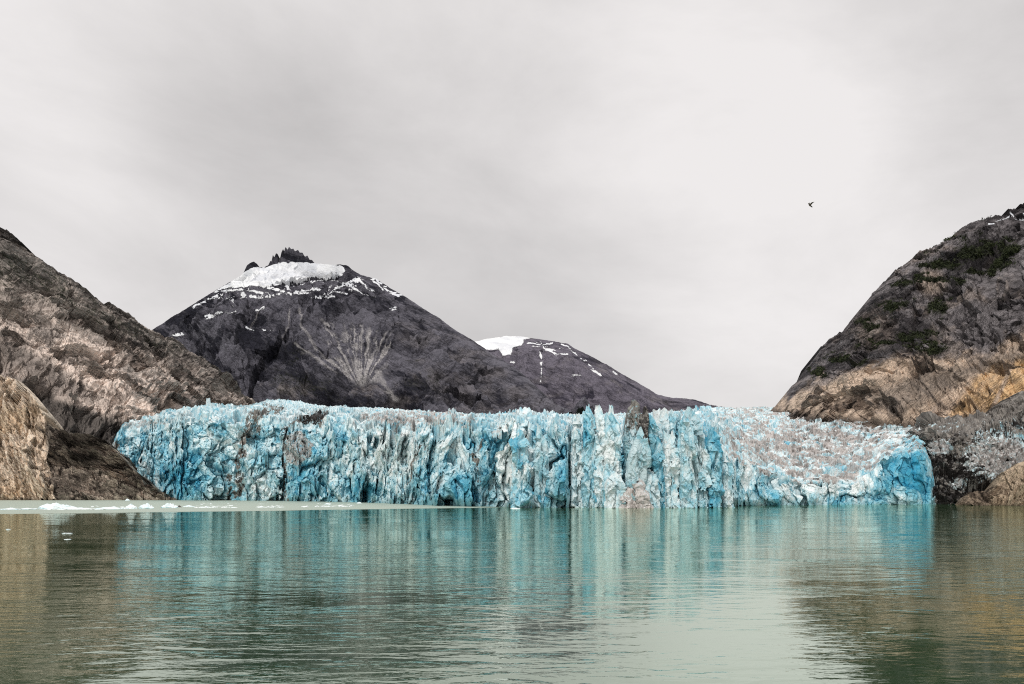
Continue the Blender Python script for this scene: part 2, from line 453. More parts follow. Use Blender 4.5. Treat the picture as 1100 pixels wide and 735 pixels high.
def right_masks(px, py, P, n1, n2, cav):
    sl = slab(P, 42, math.radians(-45), 211)
    tan = below(px + n2 * 10, py + n1 * 14, tanline, 5) * (.3 + .7 * sstep(-.2, .12, sl)) * (1 - .5 * cav)
    up = 1 - below(px, py + n1 * 14, tanline, 5)
    v = 0
    for c in [(1010, 285, 30, 9), (1040, 275, 22, 8), (1000, 300, 28, 7), (1052, 292, 18, 6), (945, 372, 30, 6), (985, 362, 34, 8), (1000, 375, 26, 6), (905, 385, 20, 7), (880, 400, 14, 5),
              (960, 330, 24, 5), (1030, 300, 12, 8), (1060, 262, 10, 12), (970, 305, 18, 5), (932, 348, 22, 4), (1010, 330, 10, 14), (925, 392, 16, 4), (1080, 268, 20, 8)]:
        v = np.maximum(v, blob(px + n1 * 20, py + n2 * 16, c[0], c[1], c[2] * .7, c[3] * .6, .8))
    v = np.maximum(v, .75 * sstep(.35, -.5, py * 0 + n1) * blob(px, py, 1045, 275, 50, 30, .5))
    veg = np.maximum(v, .55 * sstep(.2, .7, n1 + cav * .4)) * up
    snow = 0
    for pts in [[(1070, 237), (1086, 232)], [(1086, 229), (1091, 235), (1099, 236)], [(1094, 231), (1100, 229)], [(1062, 241), (1068, 240)]]:
        snow = np.maximum(snow, sstep(1.7, .1, seg_dist(px + n1 * 3, py + n2 * 3, pts) - n2 * 1.2) * .9)
    talus = poly_in(px + n1 * 10, py + n2 * 8, [(930, 425), (1000, 398), (1060, 385), (1100, 372), (1100, 385), (1040, 405), (1000, 425), (960, 448)], 7) * .85
    deb = below(px + n1 * 8, py + n2 * 7, [(815, 436), (850, 441), (900, 449), (970, 452), (1010, 452), (1050, 448), (1100, 428), (1500, 400)], 5)
    org = poly_in(px + n1 * 5, py + n2 * 5, [(1020, 448), (1035, 425), (1050, 405), (1070, 390), (1090, 386), (1110, 378), (1140, 400), (1100, 425), (1066, 446)], 5) * (.35 + .6 * sstep(-.3, .2, n2 + .8 * sl))
    org = org * (1 - .9 * sstep(3.5, 1, seg_dist(px + n1 * 3, py, [(1088, 385), (1082, 405), (1072, 425), (1062, 445)])))
    org = np.maximum(org, .35 * sstep(.1, .5, n2) * tan)
    pale = blob(px + n1 * 8, py + n2 * 8, 1000, 305, 14, 14) * .45 * up + blob(px + n1 * 8, py + n2 * 8, 940, 355, 20, 20) * .25 * up
    return {'m1': (np.maximum(tan, np.maximum(pale, .2 * up * sstep(.08, .35, sl))), veg, snow), 'm2': (talus * .8 * (1 - deb), org * (1 - deb) * (1 - .6 * cav), np.maximum(deb * .85, cav * .6))}


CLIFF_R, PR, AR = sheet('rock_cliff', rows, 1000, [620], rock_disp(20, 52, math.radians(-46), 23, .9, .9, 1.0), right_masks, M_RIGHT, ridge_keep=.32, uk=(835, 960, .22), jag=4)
tag(CLIFF_R, 'dark rock cliff with green patches above tan and orange slabs on the right', kind='structure')

# nearer shoulder of the right cliff
rows = [[(975, 430, 1110), (985, 405, 1130), (1000, 385, 1140), (1012, 362, 1150), (1022, 343, 1150), (1036, 324, 1145), (1050, 309, 1140), (1062, 296, 1135), (1072, 281, 1130), (1084, 270, 1120), (1100, 254, 1110), (1150, 215, 1080), (1250, 160, 1040), (1500, 60, 980)],
        [(975, 440, 1080), (1000, 420, 1060), (1030, 400, 1030), (1100, 390, 960), (1500, 330, 850)],
        [(975, 470, 990), (1000, 480, 900), (1100, 490, 800), (1500, 500, 760)]]
CLIFF_S, PS, AS = sheet('rock_shoulder', rows, 620, [330, 180], rock_disp(18, 44, math.radians(-58), 29, 1.0, .8, 1.0),
                        lambda px, py, P, n1, n2, cav: right_masks(px, py, P, n1, n2, cav), M_RIGHT, ridge_keep=.3, backdrop=(120, 90))
tag(CLIFF_S, 'dark brown nearer shoulder of the right cliff with gullied face and orange base', kind='structure')

# ------------------------------------------------------------------ MORAINE and corner rock
rows = [[(972, 500, 1000), (985, 474, 960), (1000, 451, 900), (1030, 449, 860), (1062, 444, 840), (1087, 432, 830), (1100, 424, 820), (1200, 390, 780), (1400, 370, 760)],
        [(972, 496, 900), (985, 468, 800), (1000, 470, 740), (1060, 474, 700), (1100, 470, 690), (1400, 440, 650)],
        [(972, 500, 800), (985, 500, 710), (996, 520, 665), (1004, 544.5, 646), (1100, 544.5, 630), (1400, 546, 600)]]


def moraine_masks(px, py, P, n1, n2, cav):
    black = .35 + .55 * poly_in(px + n1 * 6, py + n2 * 6, [(992, 475), (1000, 490), (1030, 485), (1062, 492), (1055, 515), (1020, 530), (1045, 545), (1000, 548), (1002, 520)], 6)
    pale = np.maximum(blob(px + n1 * 8, py + n2 * 8, 1075, 490, 40, 22), blob(px + n1 * 5, py + n2 * 5, 1008, 480, 14, 8))
    pale = np.maximum(pale, blob(px, py, 1030, 520, 10, 6) * .8)
    brown = below(px, py + n1 * 8, [(900, 470), (960, 458), (1000, 468), (1060, 462), (1100, 440)], 6)
    blk = np.clip(black * (1 - .9 * pale) + .25 * cav, 0, 1)
    x, y, z = P[..., 0], P[..., 1], P[..., 2]
    r_ = cells(x / 4 + n1 * 2, z / 3 + y / 10 + n2 * 2, 301)[0]
    blk = np.clip(blk + (r_ - .45) * 1.1, 0, 1)
    return {'m1': (.2 + .2 * n2, .92 - .55 * pale - .6 * sstep(.6, .95, r_) * sstep(-.3, .3, n2), .32 + .4 * pale), 'm2': (blk * (.5 + .5 * brown), .1 * pale, 0 * px)}


def moraine_disp(x, y, z):
    w = fbm(x / 30, y / 30, z / 30, 4, .5, 5)
    f1_, e1, _ = facet(x / 14 + w, z / 12 + y / 40 + w, 71, 1.3)
    f2_, e2, q2 = facet(x / 5 + w * 2, z / 4 + y / 12, 72, 1.3)
    f3_, e3, q3 = facet(x / 2.2 + w, z / 2.0 + y / 5, 73, 1.3)
    return f1_ * 9 + f2_ * 4 + f3_ * 2 + w * 8, sstep(.1, -.6, f1_ + f2_ * .5), .5 * q2 + .5 * q3


o, _, _ = sheet('dirty_ice_moraine', rows, 620, [90, 330], moraine_disp, moraine_masks, M_ICE, backdrop=(60, 20), ridge_keep=.6)
tag(o, 'black and grey debris covered ice between the blue glacier and the right shore', 'moraine')

rows = [[(1024, 545, 628), (1031, 541, 628), (1041, 531, 626), (1052, 527, 625), (1062, 529, 622), (1070, 519, 620), (1077, 511, 618), (1090, 502, 616), (1100, 496, 614), (1140, 476, 612), (1250, 440, 605), (1400, 420, 600)],
        [(1024, 546, 620), (1062, 540, 606), (1100, 520, 600), (1400, 480, 560)],
        [(1024, 547, 615), (1062, 547, 598), (1100, 547, 592), (1400, 550, 540)]]


def corner_masks(px, py, P, n1, n2, cav):
    tan = sstep(1058, 1070, px + n1 * 4) * (.9 - cav * .7) + .15
    org = .35 * sstep(-.1, .4, n1) * sstep(1060, 1075, px)
    return {'m1': (tan, 0 * px, 0 * px), 'm2': (0 * px, org, np.maximum(cav * .6, .8 * sstep(540, 544, py)))}


M_CORNER = rock_material('shore_rock', math.radians(-50), 3.2, (.05, .038, .03), (.26, .2, .15), (.13, .09, .06), (.52, .41, .30), orange=(.5, .33, .17), crack=.6)
o, _, _ = sheet('shore_rock_outcrop', rows, 420, [90, 90], rock_disp(3.2, 11, math.radians(-50), 33, .8, .9), corner_masks, M_CORNER, backdrop=(25, 14), ridge_keep=.5)
tag(o, 'brown and tan slanted rock outcrop at the waterline on the far right', 'rock outcrop')

# ------------------------------------------------------------------ CENTRAL MOUNTAIN
cr = [(20, 440), (60, 415), (110, 385), (160, 356.5), (189, 338.5), (219, 320), (240, 307), (249, 302), (258, 296), (261, 293.5), (265.5, 285), (270, 282), (273, 281), (276, 283), (279, 287), (284, 287),
      (288, 285), (290.5, 280), (291.5, 281), (293, 273.5), (294.5, 276.5), (296.5, 272), (298.3, 273), (299.3, 279), (300.5, 278), (302, 271.5), (304, 267.5), (305.2, 270.5), (306.6, 265), (309, 268.5), (310.5, 265.2), (313, 267.5), (315, 266.8), (317, 270), (320, 268), (322, 271.5), (325, 271.5), (327.5, 275.5), (330, 274.4), (332.5, 279), (335, 279), (338, 282.5), (348, 284),
      (360, 284.5), (366, 284), (372, 285), (379, 290), (387, 295), (405, 300), (420, 310), (438, 320.5), (456, 332.5), (469, 340), (488, 354), (510, 367), (529.5, 381), (555, 396), (577, 416), (593, 432), (615, 442), (640, 452)]
cY = np.interp([p[0] for p in cr], [20, 300, 420, 640], [4300, 5000, 4700, 3300])
rows = [[(a, b, y) for (a, b), y in zip(cr, cY)],
        [(20, 452, 4200), (160, 375, 4550), (230, 325, 4780), (262, 302, 4880), (300, 292, 4900), (360, 298, 4850), (400, 315, 4600), (450, 350, 4250), (520, 395, 3750), (590, 438, 3300), (640, 454, 3200)],
        [(20, 470, 2900), (300, 470, 2900), (500, 466, 2800), (640, 468, 2700)]]
_crd = rock_disp(100, 300, math.radians(28), 41, .9, .5)


def mount_disp(x, y, z):
    d, c, v = _crd(x, y, z)
    gl = fbm(x / 260 + fbm(x / 600, y / 600, z / 600, 3, .5, 8) * 1.5, y / 1500, z / 2200, 5, .55, 43, True)   # gullies running down the face
    return d * .8 + gl * 110, np.clip(c * .6 + sstep(.1, -.6, gl) * .6, 0, 1), v


T = lambda pts: crop(150, 250, 3.333, pts)
fans = [(T([(575, 270), (580, 330), (610, 380), (640, 420)]), 2.2), (T([(600, 425), (680, 485), (740, 530), (790, 545)]), 5), (T([(665, 330), (690, 380), (715, 440), (770, 500)]), 3),
        (T([(640, 430), (700, 460), (760, 510)]), 4), (T([(735, 350), (760, 420), (775, 500)]), 5), (T([(765, 345), (775, 420), (785, 520)]), 4.5), (T([(805, 350), (800, 420), (795, 530)]), 4),
        (T([(870, 380), (845, 440), (810, 520)]), 6), (T([(830, 400), (815, 470), (800, 530)]), 6), (T([(540, 270), (530, 330), (500, 400)]), 1.5), (T([(430, 280), (410, 320), (395, 350)]), 1.4),
        (T([(560, 395), (620, 440), (690, 490)]), 2), (T([(850, 500), (880, 560), (920, 600)]), 5), (T([(720, 370), (705, 420), (740, 480)]), 2.2), (T([(900, 365), (870, 395)]), 3)]
snowpoly = T([(260, 215), (300, 190), (370, 145), (430, 118), (520, 105), (620, 107), (705, 118), (735, 130), (725, 155), (690, 165), (610, 165), (560, 185), (500, 190), (440, 200), (430, 190), (380, 195), (320, 200)])
patches = [T([(230, 300), (290, 290)]), T([(310, 285), (345, 285)]), T([(335, 240), (335, 260)]), T([(420, 278), (447, 272)]), T([(385, 340), (402, 352)]), T([(445, 350), (468, 350)]), T([(120, 370), (158, 366)]),
           T([(455, 215), (465, 235)]), T([(460, 200), (520, 215), (600, 218)]), T([(530, 195), (550, 222)]), T([(660, 225), (700, 210), (740, 220)]), T([(750, 190), (790, 215), (850, 228)]), T([(790, 175), (815, 200), (840, 210)]),
           T([(845, 165), (880, 195), (940, 232)]), T([(830, 165), (880, 205)]), T([(700, 200), (760, 185)]), T([(900, 272), (925, 274)]), T([(250, 240), (300, 225)]), T([(180, 270), (240, 250)]), T([(400, 235), (450, 230)]),
           T([(610, 180), (650, 165), (700, 170)]), T([(235, 310), (260, 300)]), T([(560, 210), (640, 205)]), T([(300, 210), (380, 205), (440, 220)]), T([(350, 175), (420, 190)]), T([(620, 235), (700, 230)]), T([(900, 215), (940, 235)])]


def mount_masks(px, py, P, n1, n2, cav):
    n1 = fbm(P[..., 0] / 150, P[..., 1] / 300, P[..., 2] / 110, 6, .62, 61); n2 = fbm(P[..., 0] / 160 + 9, P[..., 1] / 300, P[..., 2] / 130, 6, .62, 62)
    n3 = fbm(P[..., 0] / 45, P[..., 1] / 200, P[..., 2] / 30, 5, .65, 63)
    wx, wy = px + n1 * 7 + n3 * 5, py + n2 * 6 + n3 * 5
    snow = poly_in(wx, wy + .8, snowpoly, 1.8)
    for pt in patches:
        snow = np.maximum(snow, sstep(1.9, .1, seg_dist(wx, wy, pt) - n2 * 2.2 - n3 * 1.6) * .85 * sstep(-.45, -.05, n3))
    zone = poly_in(wx, wy, T([(180, 265), (300, 200), (430, 190), (600, 160), (735, 130), (850, 165), (900, 210), (860, 235), (700, 235), (560, 225), (450, 245), (330, 250)]), 5)
    snow = np.maximum(snow, zone * sstep(.12, .34, n2 * .6 + n3 * .7) * .85)
    # bare spires and the small horn
    spire = np.maximum(poly_in(px, py, [(284, 288), (288, 282), (293, 268), (313, 262), (330, 270), (342, 283), (330, 281.5), (318, 282), (313, 281), (312, 277), (309, 281), (300, 281.5), (294, 284)], 1.0),
                       poly_in(px, py, [(258, 295), (265, 282), (272, 277), (282, 288), (274, 286), (266, 290)], 1.0))
    snow = snow * (1 - spire)
    ang = np.arctan2(px - 388, 420 - py); rr_ = np.hypot(px - 388, 420 - py)
    stk = fbm(ang * 12 + n1 * 1.4, rr_ / 50, 0 * px, 5, .6, 77)
    fanp = poly_in(px + n1 * 18, py + n2 * 12 + n3 * 5, T([(590, 420), (790, 552), (850, 520), (890, 430), (910, 362), (860, 372), (800, 335), (745, 335), (715, 400), (665, 325), (650, 380), (690, 450)]), 5)
    tal = fanp * .85 * sstep(-.04, .2, stk + .25 * n3 + .2 * sstep(50, 10, rr_)) * .95
    for pt, w in fans[:1] + fans[9:13]:
        tal = np.maximum(tal, sstep(w * .9, w * .1, seg_dist(px + n1 * 5, py + n2 * 3, pt) - n3 * w) * .5)
    pale = poly_in(wx, wy, T([(330, 560), (600, 520), (700, 540), (840, 520), (1000, 500), (1100, 600), (900, 640), (600, 640)]), 8) * sstep(.05, .4, n2) * .8
    pale = np.maximum(pale, poly_in(wx, wy, [(420, 350), (470, 345), (620, 445), (480, 445)], 8) * sstep(-.2, .4, n1) * .35)
    veg = np.maximum(poly_in(wx, wy, T([(560, 380), (640, 450), (800, 560), (900, 620), (500, 600), (420, 500), (500, 400)]), 8), poly_in(wx, wy, T([(850, 480), (960, 430), (1100, 470), (1100, 600), (950, 590)]), 8))
    veg = veg * sstep(-.35, .25, n1) * .5
    return {'m1': (pale, veg, snow), 'm2': (tal * (1 - snow), 0 * px, np.maximum(cav * .5, spire * .5) * (1 - tal) * (1 - snow))}


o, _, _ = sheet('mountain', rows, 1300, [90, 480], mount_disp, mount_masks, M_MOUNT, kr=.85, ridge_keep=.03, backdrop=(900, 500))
tag(o, 'dark pyramid mountain with a snow cap and jagged rock spires behind the glacier', kind='structure')

# ------------------------------------------------------------------ FAR MOUNTAIN
fr = [(440, 410), (480, 380), (510, 367.5), (525, 364), (542, 361.6), (556, 361.5), (568, 363), (587, 366), (609, 369.5), (622, 377), (641, 386), (654, 393), (666, 400.5), (689, 413), (704.5, 423), (715, 426.5), (723.6, 428), (735, 428), (746, 429.5), (762, 434.5), (775, 439), (830, 446), (900, 452)]
fY = np.interp([p[0] for p in fr], [440, 540, 900], [7200, 7200, 6000])
rows = [[(a, b, y) for (a, b), y in zip(fr, fY)],
        [(440, 470, 4700), (640, 465, 4600), (780, 460, 4500), (900, 462, 4400)]]
U = lambda pts: crop(450, 340, 3.143, pts)
fpatch = [(U([(405, 118), (412, 150), (415, 220)]), 2.0), (U([(410, 85), (425, 110), (445, 115)]), 2.6), (U([(445, 118), (465, 132)]), 1.5), (U([(480, 92), (510, 110), (535, 130)]), 2.2), (U([(560, 150), (590, 180), (612, 200)]), 2.2),
          (U([(510, 202), (545, 200)]), 1.1), (U([(310, 155), (322, 158)]), 1.6), (U([(365, 90), (420, 95), (450, 90)]), 1.6), (U([(470, 130), (505, 128)]), 1.2), (U([(655, 185), (680, 207)]), 1.0), (U([(545, 140), (565, 160)]), 1.2)]
_fd = rock_disp(150, 420, math.radians(25), 51, .9, .4)


def far_masks(px, py, P, n1, n2, cav):
    n1 = fbm(P[..., 0] / 200, P[..., 1] / 400, P[..., 2] / 150, 6, .62, 81); n2 = fbm(P[..., 0] / 200 + 9, P[..., 1] / 400, P[..., 2] / 150, 6, .62, 82)
    n3 = fbm(P[..., 0] / 70, P[..., 1] / 200, P[..., 2] / 45, 5, .65, 83)
    wx, wy = px + n1 * 4 + n3 * 1.5, py + n2 * 3 + n3 * 1.5
    snow = poly_in(wx, wy, U([(60, 100), (190, 80), (290, 55), (350, 55), (390, 70), (350, 82), (345, 98), (318, 108), (310, 128), (285, 130), (270, 108), (240, 112), (150, 120)]), 2.5) * sstep(-.75, -.2, n3 + .9 * sstep(568, 545, px))
    for pt, w in fpatch:
        snow = np.maximum(snow, sstep(w * .6, .05, seg_dist(wx, wy, pt) - n3 * 2.4) * .8 * sstep(-.4, 0, n3))
    snow = np.maximum(snow, poly_in(wx, wy, U([(350, 75), (500, 90), (540, 130), (470, 130), (380, 110)]), 3) * sstep(.1, .35, n2 * .6 + n3 * .7) * .8)
    return {'m1': (.5 * sstep(0, .5, n1), .5 * sstep(.1, .5, n2) * sstep(400, 440, py), snow), 'm2': (0 * px, 0 * px, cav * .4 * (1 - snow))}


o, _, _ = sheet('distant_mountain', rows, 800, [380], _fd, far_masks, M_FAR, kr=.6, ridge_keep=.03, backdrop=(900, 500))
tag(o, 'lower snow topped mountain behind and right of the pyramid mountain', kind='structure')

# ------------------------------------------------------------------ GLACIER
GX = [95, 100, 150, 200, 250, 300, 350, 400, 440, 480, 520, 560, 620, 690, 750, 775, 800, 850, 900, 950, 985, 1000, 1020, 1045]
GWY = [536.2, 536.2, 536.6, 537.6, 537.8, 538.1, 539, 540.3, 541.8, 543.2, 544.4, 545.2, 545.6, 545.8, 545.2, 544.2, 543.4, 542.6, 542.3, 542, 542, 542, 541, 540]
LX = [95, 108, 118, 126, 136, 150, 180, 200, 240, 280, 330, 400, 450, 500, 530, 560, 600, 615, 660, 700, 745, 760, 770, 790, 810, 850, 900, 935, 950, 965, 985, 994, 1000, 1006, 1045]
LY = [536, 520, 490, 472, 463, 458, 452, 449, 447, 450, 455, 460, 463, 463, 460, 457, 462, 470, 473, 473, 470, 468, 471, 496, 505, 515, 519, 514, 496, 490, 484, 490, 504, 535, 539]
BX = [95, 120, 150, 200, 270, 285, 300, 320, 345, 400, 450, 500, 560, 600, 650, 700, 750, 800, 850, 900, 950, 985, 1000, 1045]
BY = [520, 478, 452, 444, 437, 432, 430.5, 433, 437.5, 440, 443, 447, 449, 448, 446, 446, 441, 438, 437, 446, 452, 460, 470, 490]


def glacier():
    nu = 1500; nf = 300; nb = 380
    u = np.linspace(96, 1044, nu)
    wy = np.interp(u, GX, GWY)
    Yf = F * H / (wy - HZ)
    # promontories and bays of the ice front
    Yf = Yf + 14 * vnoise(u / 70, u * 0, u * 0, 3) + 7 * vnoise(u / 24, u * 0, u * 0, 4)
    Yf = Yf + 24 * sstep(606, 616, u) * sstep(772, 758, u)      # the front stands back behind its pinnacles
    ly = np.interp(u, LX, LY)
    ly = ly + 3.0 * vnoise(u / 25, u * 0, u * 0, 7) + 1.5 * vnoise(u / 9, u * 0, u * 0, 8)
    setb = np.interp(u, [95, 300, 560, 745, 800, 1000, 1045], [35, 30, 16, 12, 10, 14, 10])
    Yl = Yf + setb
    zl = Z(ly, Yl)
    by = np.interp(u, BX, BY)
    Yb = np.interp(u, [95, 250, 300, 400, 600, 850, 900, 1000, 1045], [1300, 1700, 2600, 2300, 2100, 1700, 1200, 900, 800])
    zb = Z(by, Yb)
    P = np.zeros((nf + nb, nu, 3)); w = np.zeros((nf + nb, nu))
    t = np.linspace(0, 1, nf, endpoint=False)[:, None]
    zf = -3 + (zl[None] + 3) * t
    Yr = Yf[None] + (Yl - Yf)[None] * (t ** 1.6)
    P[:nf, :, 0] = X(u[None], Yr); P[:nf, :, 1] = Yr; P[:nf, :, 2] = zf
    w[:nf] = sstep(.86, 1.05, t)
    t2 = (np.linspace(0, 1, nb) ** 1.8)[:, None]
    Yr = Yl[None] + (Yb - Yl)[None] * t2
    zr = zl[None] + (zb - zl)[None] * t2
    P[nf:, :, 0] = X(u[None], Yr); P[nf:, :, 1] = Yr; P[nf:, :, 2] = zr
    w[nf:] = .75 + .25 * sstep(0, .08, t2)
    P0 = P.copy()
    x, y, z = P[..., 0], P[..., 1], P[..., 2]
    fl = P[0]; s = np.concatenate([[0], np.cumsum(np.hypot(np.diff(fl[:, 0]), np.diff(fl[:, 1])))])
    S = np.broadcast_to(s[None], x.shape)
    wp = fbm(x / 35, y / 35, z / 35, 4, .55, 91); wq = fbm(x / 35 + 40, y / 35, z / 35, 4, .55, 92)
    wr = fbm(x / 8, y / 8, z / 8, 3, .55, 93)
    ramp = sstep(765, 815, u)[None] * (1 - .75 * sstep(925, 965, u))[None]     # the low slope of broken ice on the right
    vz = (.5 + .5 * sstep(440, 560, u))[None] * (1 - .3 * sstep(780, 840, u))[None]   # tall slabs only in the middle, rounder broken ice at the sides
    # --- face
    a1, e1, r1 = facet(S / 20 + wp * .9, z / (46 * vz) + wq * .6, 1, 1.2)
    a2, e2, r2 = facet(S / 8.5 + wp * 1.6, z / (17 * vz) + wq * 1.3, 2, 1.3)
    a3, e3, r3 = facet(S / 3.6 + wp * 2 + wr * .5, z / 5.5 + wq * 2, 3, 1.4)
    a4, e4, r4 = facet(S / 1.7 + wp * 3 + wr, z / 2.3 + wq * 3, 4, 1.4)
    a0, e0, r0 = facet(S / 48 + wp * .8, z / 90 + wq * .5, 6, 1.4)
    face = a0 * 14 + a1 * 12 + a2 * 6.5 + a3 * 2.2 + a4 * .7 + wr * .6 - 1.6 * sstep(.10, .0, e1) - .6 * sstep(.08, 0, e2)
    face = face * (1 - .35 * ramp)
    zl_ = np.broadcast_to(zl[None], x.shape)
    r0_ = cells(S / 48 + wp * .8, zl_ / 90 + wq * .5, 6)[0]; r1_ = cells(S / 17 + wp * .9, zl_ / 46 + wq * .6, 1)[0]; r2_ = cells(S / 7 + wp, zl_ / 17 + wq, 2)[0]
    # --- top
    b1, g1, q1 = facet(x / 26 + wp, y / 20 + wq, 11, 1.0)
    b2, g2, q2 = facet(x / 10 + wp * 1.5, y / 9 + wq * 1.5, 12, 1.2)
    b3, g3, q3 = facet(x / 4.2 + wp * 2 + wr * .5, y / 4.2 + wq * 2, 13, 1.3)
    b4, g4, q4 = facet(x / 2.0 + wr, y / 2.2 + wq * 3, 14, 1.3)
    pk = lambda e: 1 - np.exp(-e * 3)
    lipr = np.exp(-np.maximum(y - Yl[None], 0) / 30)
    top = (b1 * 8 - 4 * sstep(.16, 0, g1)) * (1 - .4 * ramp) + b2 * 4.5 - 2.2 * sstep(.15, 0, g2) + .8 + b3 * 1.3 + .5 * (pk(g3) - .6) + b4 * .4
    fr1 = 1 - sstep(650, 1000, y); fr2 = 1 - .55 * sstep(900, 1700, y)
    bx_, gx_, qx_ = facet(x / 34 + wp * 2, y / 60 + wq, 17, 1.0)
    top = (b1 * 8 - 4 * sstep(.16, 0, g1)) * (1 - .4 * ramp) * fr2 + (b2 * 4.5 - 2.2 * sstep(.15, 0, g2) + .8) * fr2 + (b3 * 1.3 + .5 * (pk(g3) - .6) + b4 * .4) * fr1 + bx_ * 5 * (1 - fr1)
    top = top + lipr * (1 - ramp) * ((r0_ - .5) * 6 + (r1_ - .5) * (5 + 4 * sstep(440, 520, u))[None] + (r2_ - .5) * 2.5)
    top = top * (1.25 - .3 * ramp)
    far = sstep(0, 1, (y - 1000) / 1600)
    rd = np.stack([-x, -y, 0 * x], -1); rd /= np.linalg.norm(rd, axis=-1, keepdims=True)
    fade = sstep(-3, 4, z)                      # the waterline stays put
    edge = (1 - .55 * sstep(925, 960, u))[None] * sstep(96, 112, u)[None] * (.35 + .65 * sstep(1045, 1000, u))[None]
    D = rd * ((face * (1 - w) + top * w * .25) * (.4 + .6 * fade) * edge)[..., None]
    D[..., 2] += (top * w * edge + face * .12 * (1 - w) * fade * edge)
    P = P + D
    # recessed notches at the waterline: small sea caves
    px = 550 + F * P[..., 0] / P[..., 1]; py = HZ - F * (P[..., 2] - H) / P[..., 1]
    for cx, hw, top_y in [(642, 2.2, 536), (701, 2.0, 534), (711, 2.2, 532), (480, 3, 538), (391, 5, 528), (298, 2, 530)]:
        m = sstep(hw, hw * .5, np.abs(u - cx))[None] * sstep(top_y - 2, top_y + 2, py) * (w < .5)
        P[..., 0] += m * P0[..., 0] / P0[..., 1] * 14; P[..., 1] += m * 14
    n1 = fbm(x / 14, y / 22, z / 14, 5, .6, 95); n2 = fbm(x / 14 + 30, y / 22, z / 14, 5, .6, 96)
    wx, wy2 = px + n1 * 9, py + n2 * 9
    dn = face / 14
    isface = 1 - w
    # blue where the ice is freshly broken or recessed
    blue = .17 + .24 * sstep(.1, -.7, dn) * isface + .30 * (r2 - .5) * isface + .26 * (r1 - .5) * isface + .16 * (r3 - .5) * isface + .2 * (r0 - .5) * isface + .18 * (q3 - .5) * w + .2 * (q2 - .5) * w
    blue = blue + .10 * sstep(.12, 0, e2) * isface + .22 * sstep(.14, 0, g2) * w
    blue = blue + .28 * fbm(x / 90, y / 120, z / 50, 3, .5, 99) * isface
    for c, k in [((215, 505, 34, 22), .32), ((195, 522, 22, 16), .35), ((130, 470, 6, 16), .4), ((170, 500, 10, 20), .2), ((388, 528, 13, 18), .45), ((410, 527, 16, 12), .15), ((495, 524, 11, 16), .42), ((525, 490, 10, 45), .22),
                 ((582, 522, 6, 18), .42), ((604, 500, 7, 38), .38), ((620, 515, 14, 25), .25), ((640, 455, 8, 18), .3), ((755, 480, 14, 35), .22), ((340, 520, 30, 20), .25), ((280, 500, 20, 25), .18), ((985, 510, 16, 34), .5), ((965, 510, 20, 20), .45),
                 ((945, 530, 14, 14), .4), ((900, 535, 10, 8), .25), ((425, 455, 10, 8), .2), ((470, 500, 20, 20), .1), ((237, 462, 10, 8), .3), ((363, 470, 10, 18), .2), ((320, 500, 18, 30), .22), ((820, 520, 20, 15), .15), ((915, 500, 30, 8), .12),
                 ((580, 470, 8, 25), .2), ((450, 515, 12, 12), .18), ((560, 520, 10, 20), .15), ((690, 490, 25, 50), .15), ((530, 455, 25, 8), -.05), ((240, 480, 30, 16), -.15), ((430, 490, 25, 25), -.22), ((400, 480, 20, 20), -.15), ((550, 500, 12, 20), -.15), ((660, 465, 12, 12), -.12)]:
        blue = blue + k * blob(wx, wy2, *c, .6)
    blue = blue - .12 * ramp * (1 - sstep(520, 540, py)) + .10 * sstep(.1, -.7, b2) * w + .3 * sstep(.1, .5, n1) * w * (q1 > .6)
    teal = .95 * sstep(465, 535, py + n1 * 14) * sstep(.0, .4, n2 + .15) * isface * (1 - .8 * ramp)  # shade painted in teal: lower face here, recesses next
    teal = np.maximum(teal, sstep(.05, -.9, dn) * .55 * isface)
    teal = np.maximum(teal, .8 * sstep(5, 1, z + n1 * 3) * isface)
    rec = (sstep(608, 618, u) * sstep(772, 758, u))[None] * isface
    teal = np.maximum(teal, .75 * rec); blue = blue + .22 * rec + .10 * ramp * w  # wall behind the pinnacles coloured darker so the gaps read as deep shade
    dirt = .10 + .12 * sstep(.2, .6, n1) + .38 * sstep(.14, 0, g2) * w + .22 * sstep(.12, 0, g3) * w * ramp + .32 * below(px, -py + n1 * 6, [(840, -455), (1000, -488)], 8) * sstep(880, 930, px)  # dirt, plus crevasse shade painted along the block edges on top
    for pts, wd in [([(292, 440), (270, 445), (262, 470), (255, 500), (258, 520), (252, 545)], 6), ([(246, 510), (247, 545)], 3.5), ([(276, 455), (278, 442), (300, 440)], 6), ([(305, 470), (305, 500), (306, 545)], 2.2), ([(305, 462), (318, 452), (345, 444), (352, 440)], 4.5),
                     ([(345, 444), (346, 456)], 5), ([(518, 470), (510, 490), (515, 520)], 2), ([(675, 500), (684, 545)], 5), ([(665, 545), (690, 545)], 4), ([(745, 450), (748, 545)], 2.0), ([(112, 460), (122, 480), (132, 505), (150, 530)], 6), ([(438, 520), (444, 498), (452, 480)], 2), ([(285, 435), (278, 452), (277, 462)], 4)]:
        dirt = np.maximum(dirt, sstep(wd * 1.5, wd * .2, seg_dist(wx, wy2, pts)) * .9)
    nf_ = fbm(x / 5, y / 9, z / 6, 4, .6, 98)
    dirt = np.where(dirt > .3, dirt * (.55 + .6 * sstep(-.25, .2, nf_)), dirt)
    graypanel = poly_in(px + n1 * 3, py + n2 * 3, [(306, 468), (322, 460), (338, 478), (334, 492), (318, 502), (306, 498)], 3)
    pink = .18 + .42 * w * sstep(120, 500, px) * sstep(-.3, .3, n2) + .28 * ramp * sstep(-.4, .3, n2) - .25 * sstep(512, 540, py) * ramp + .5 * graypanel
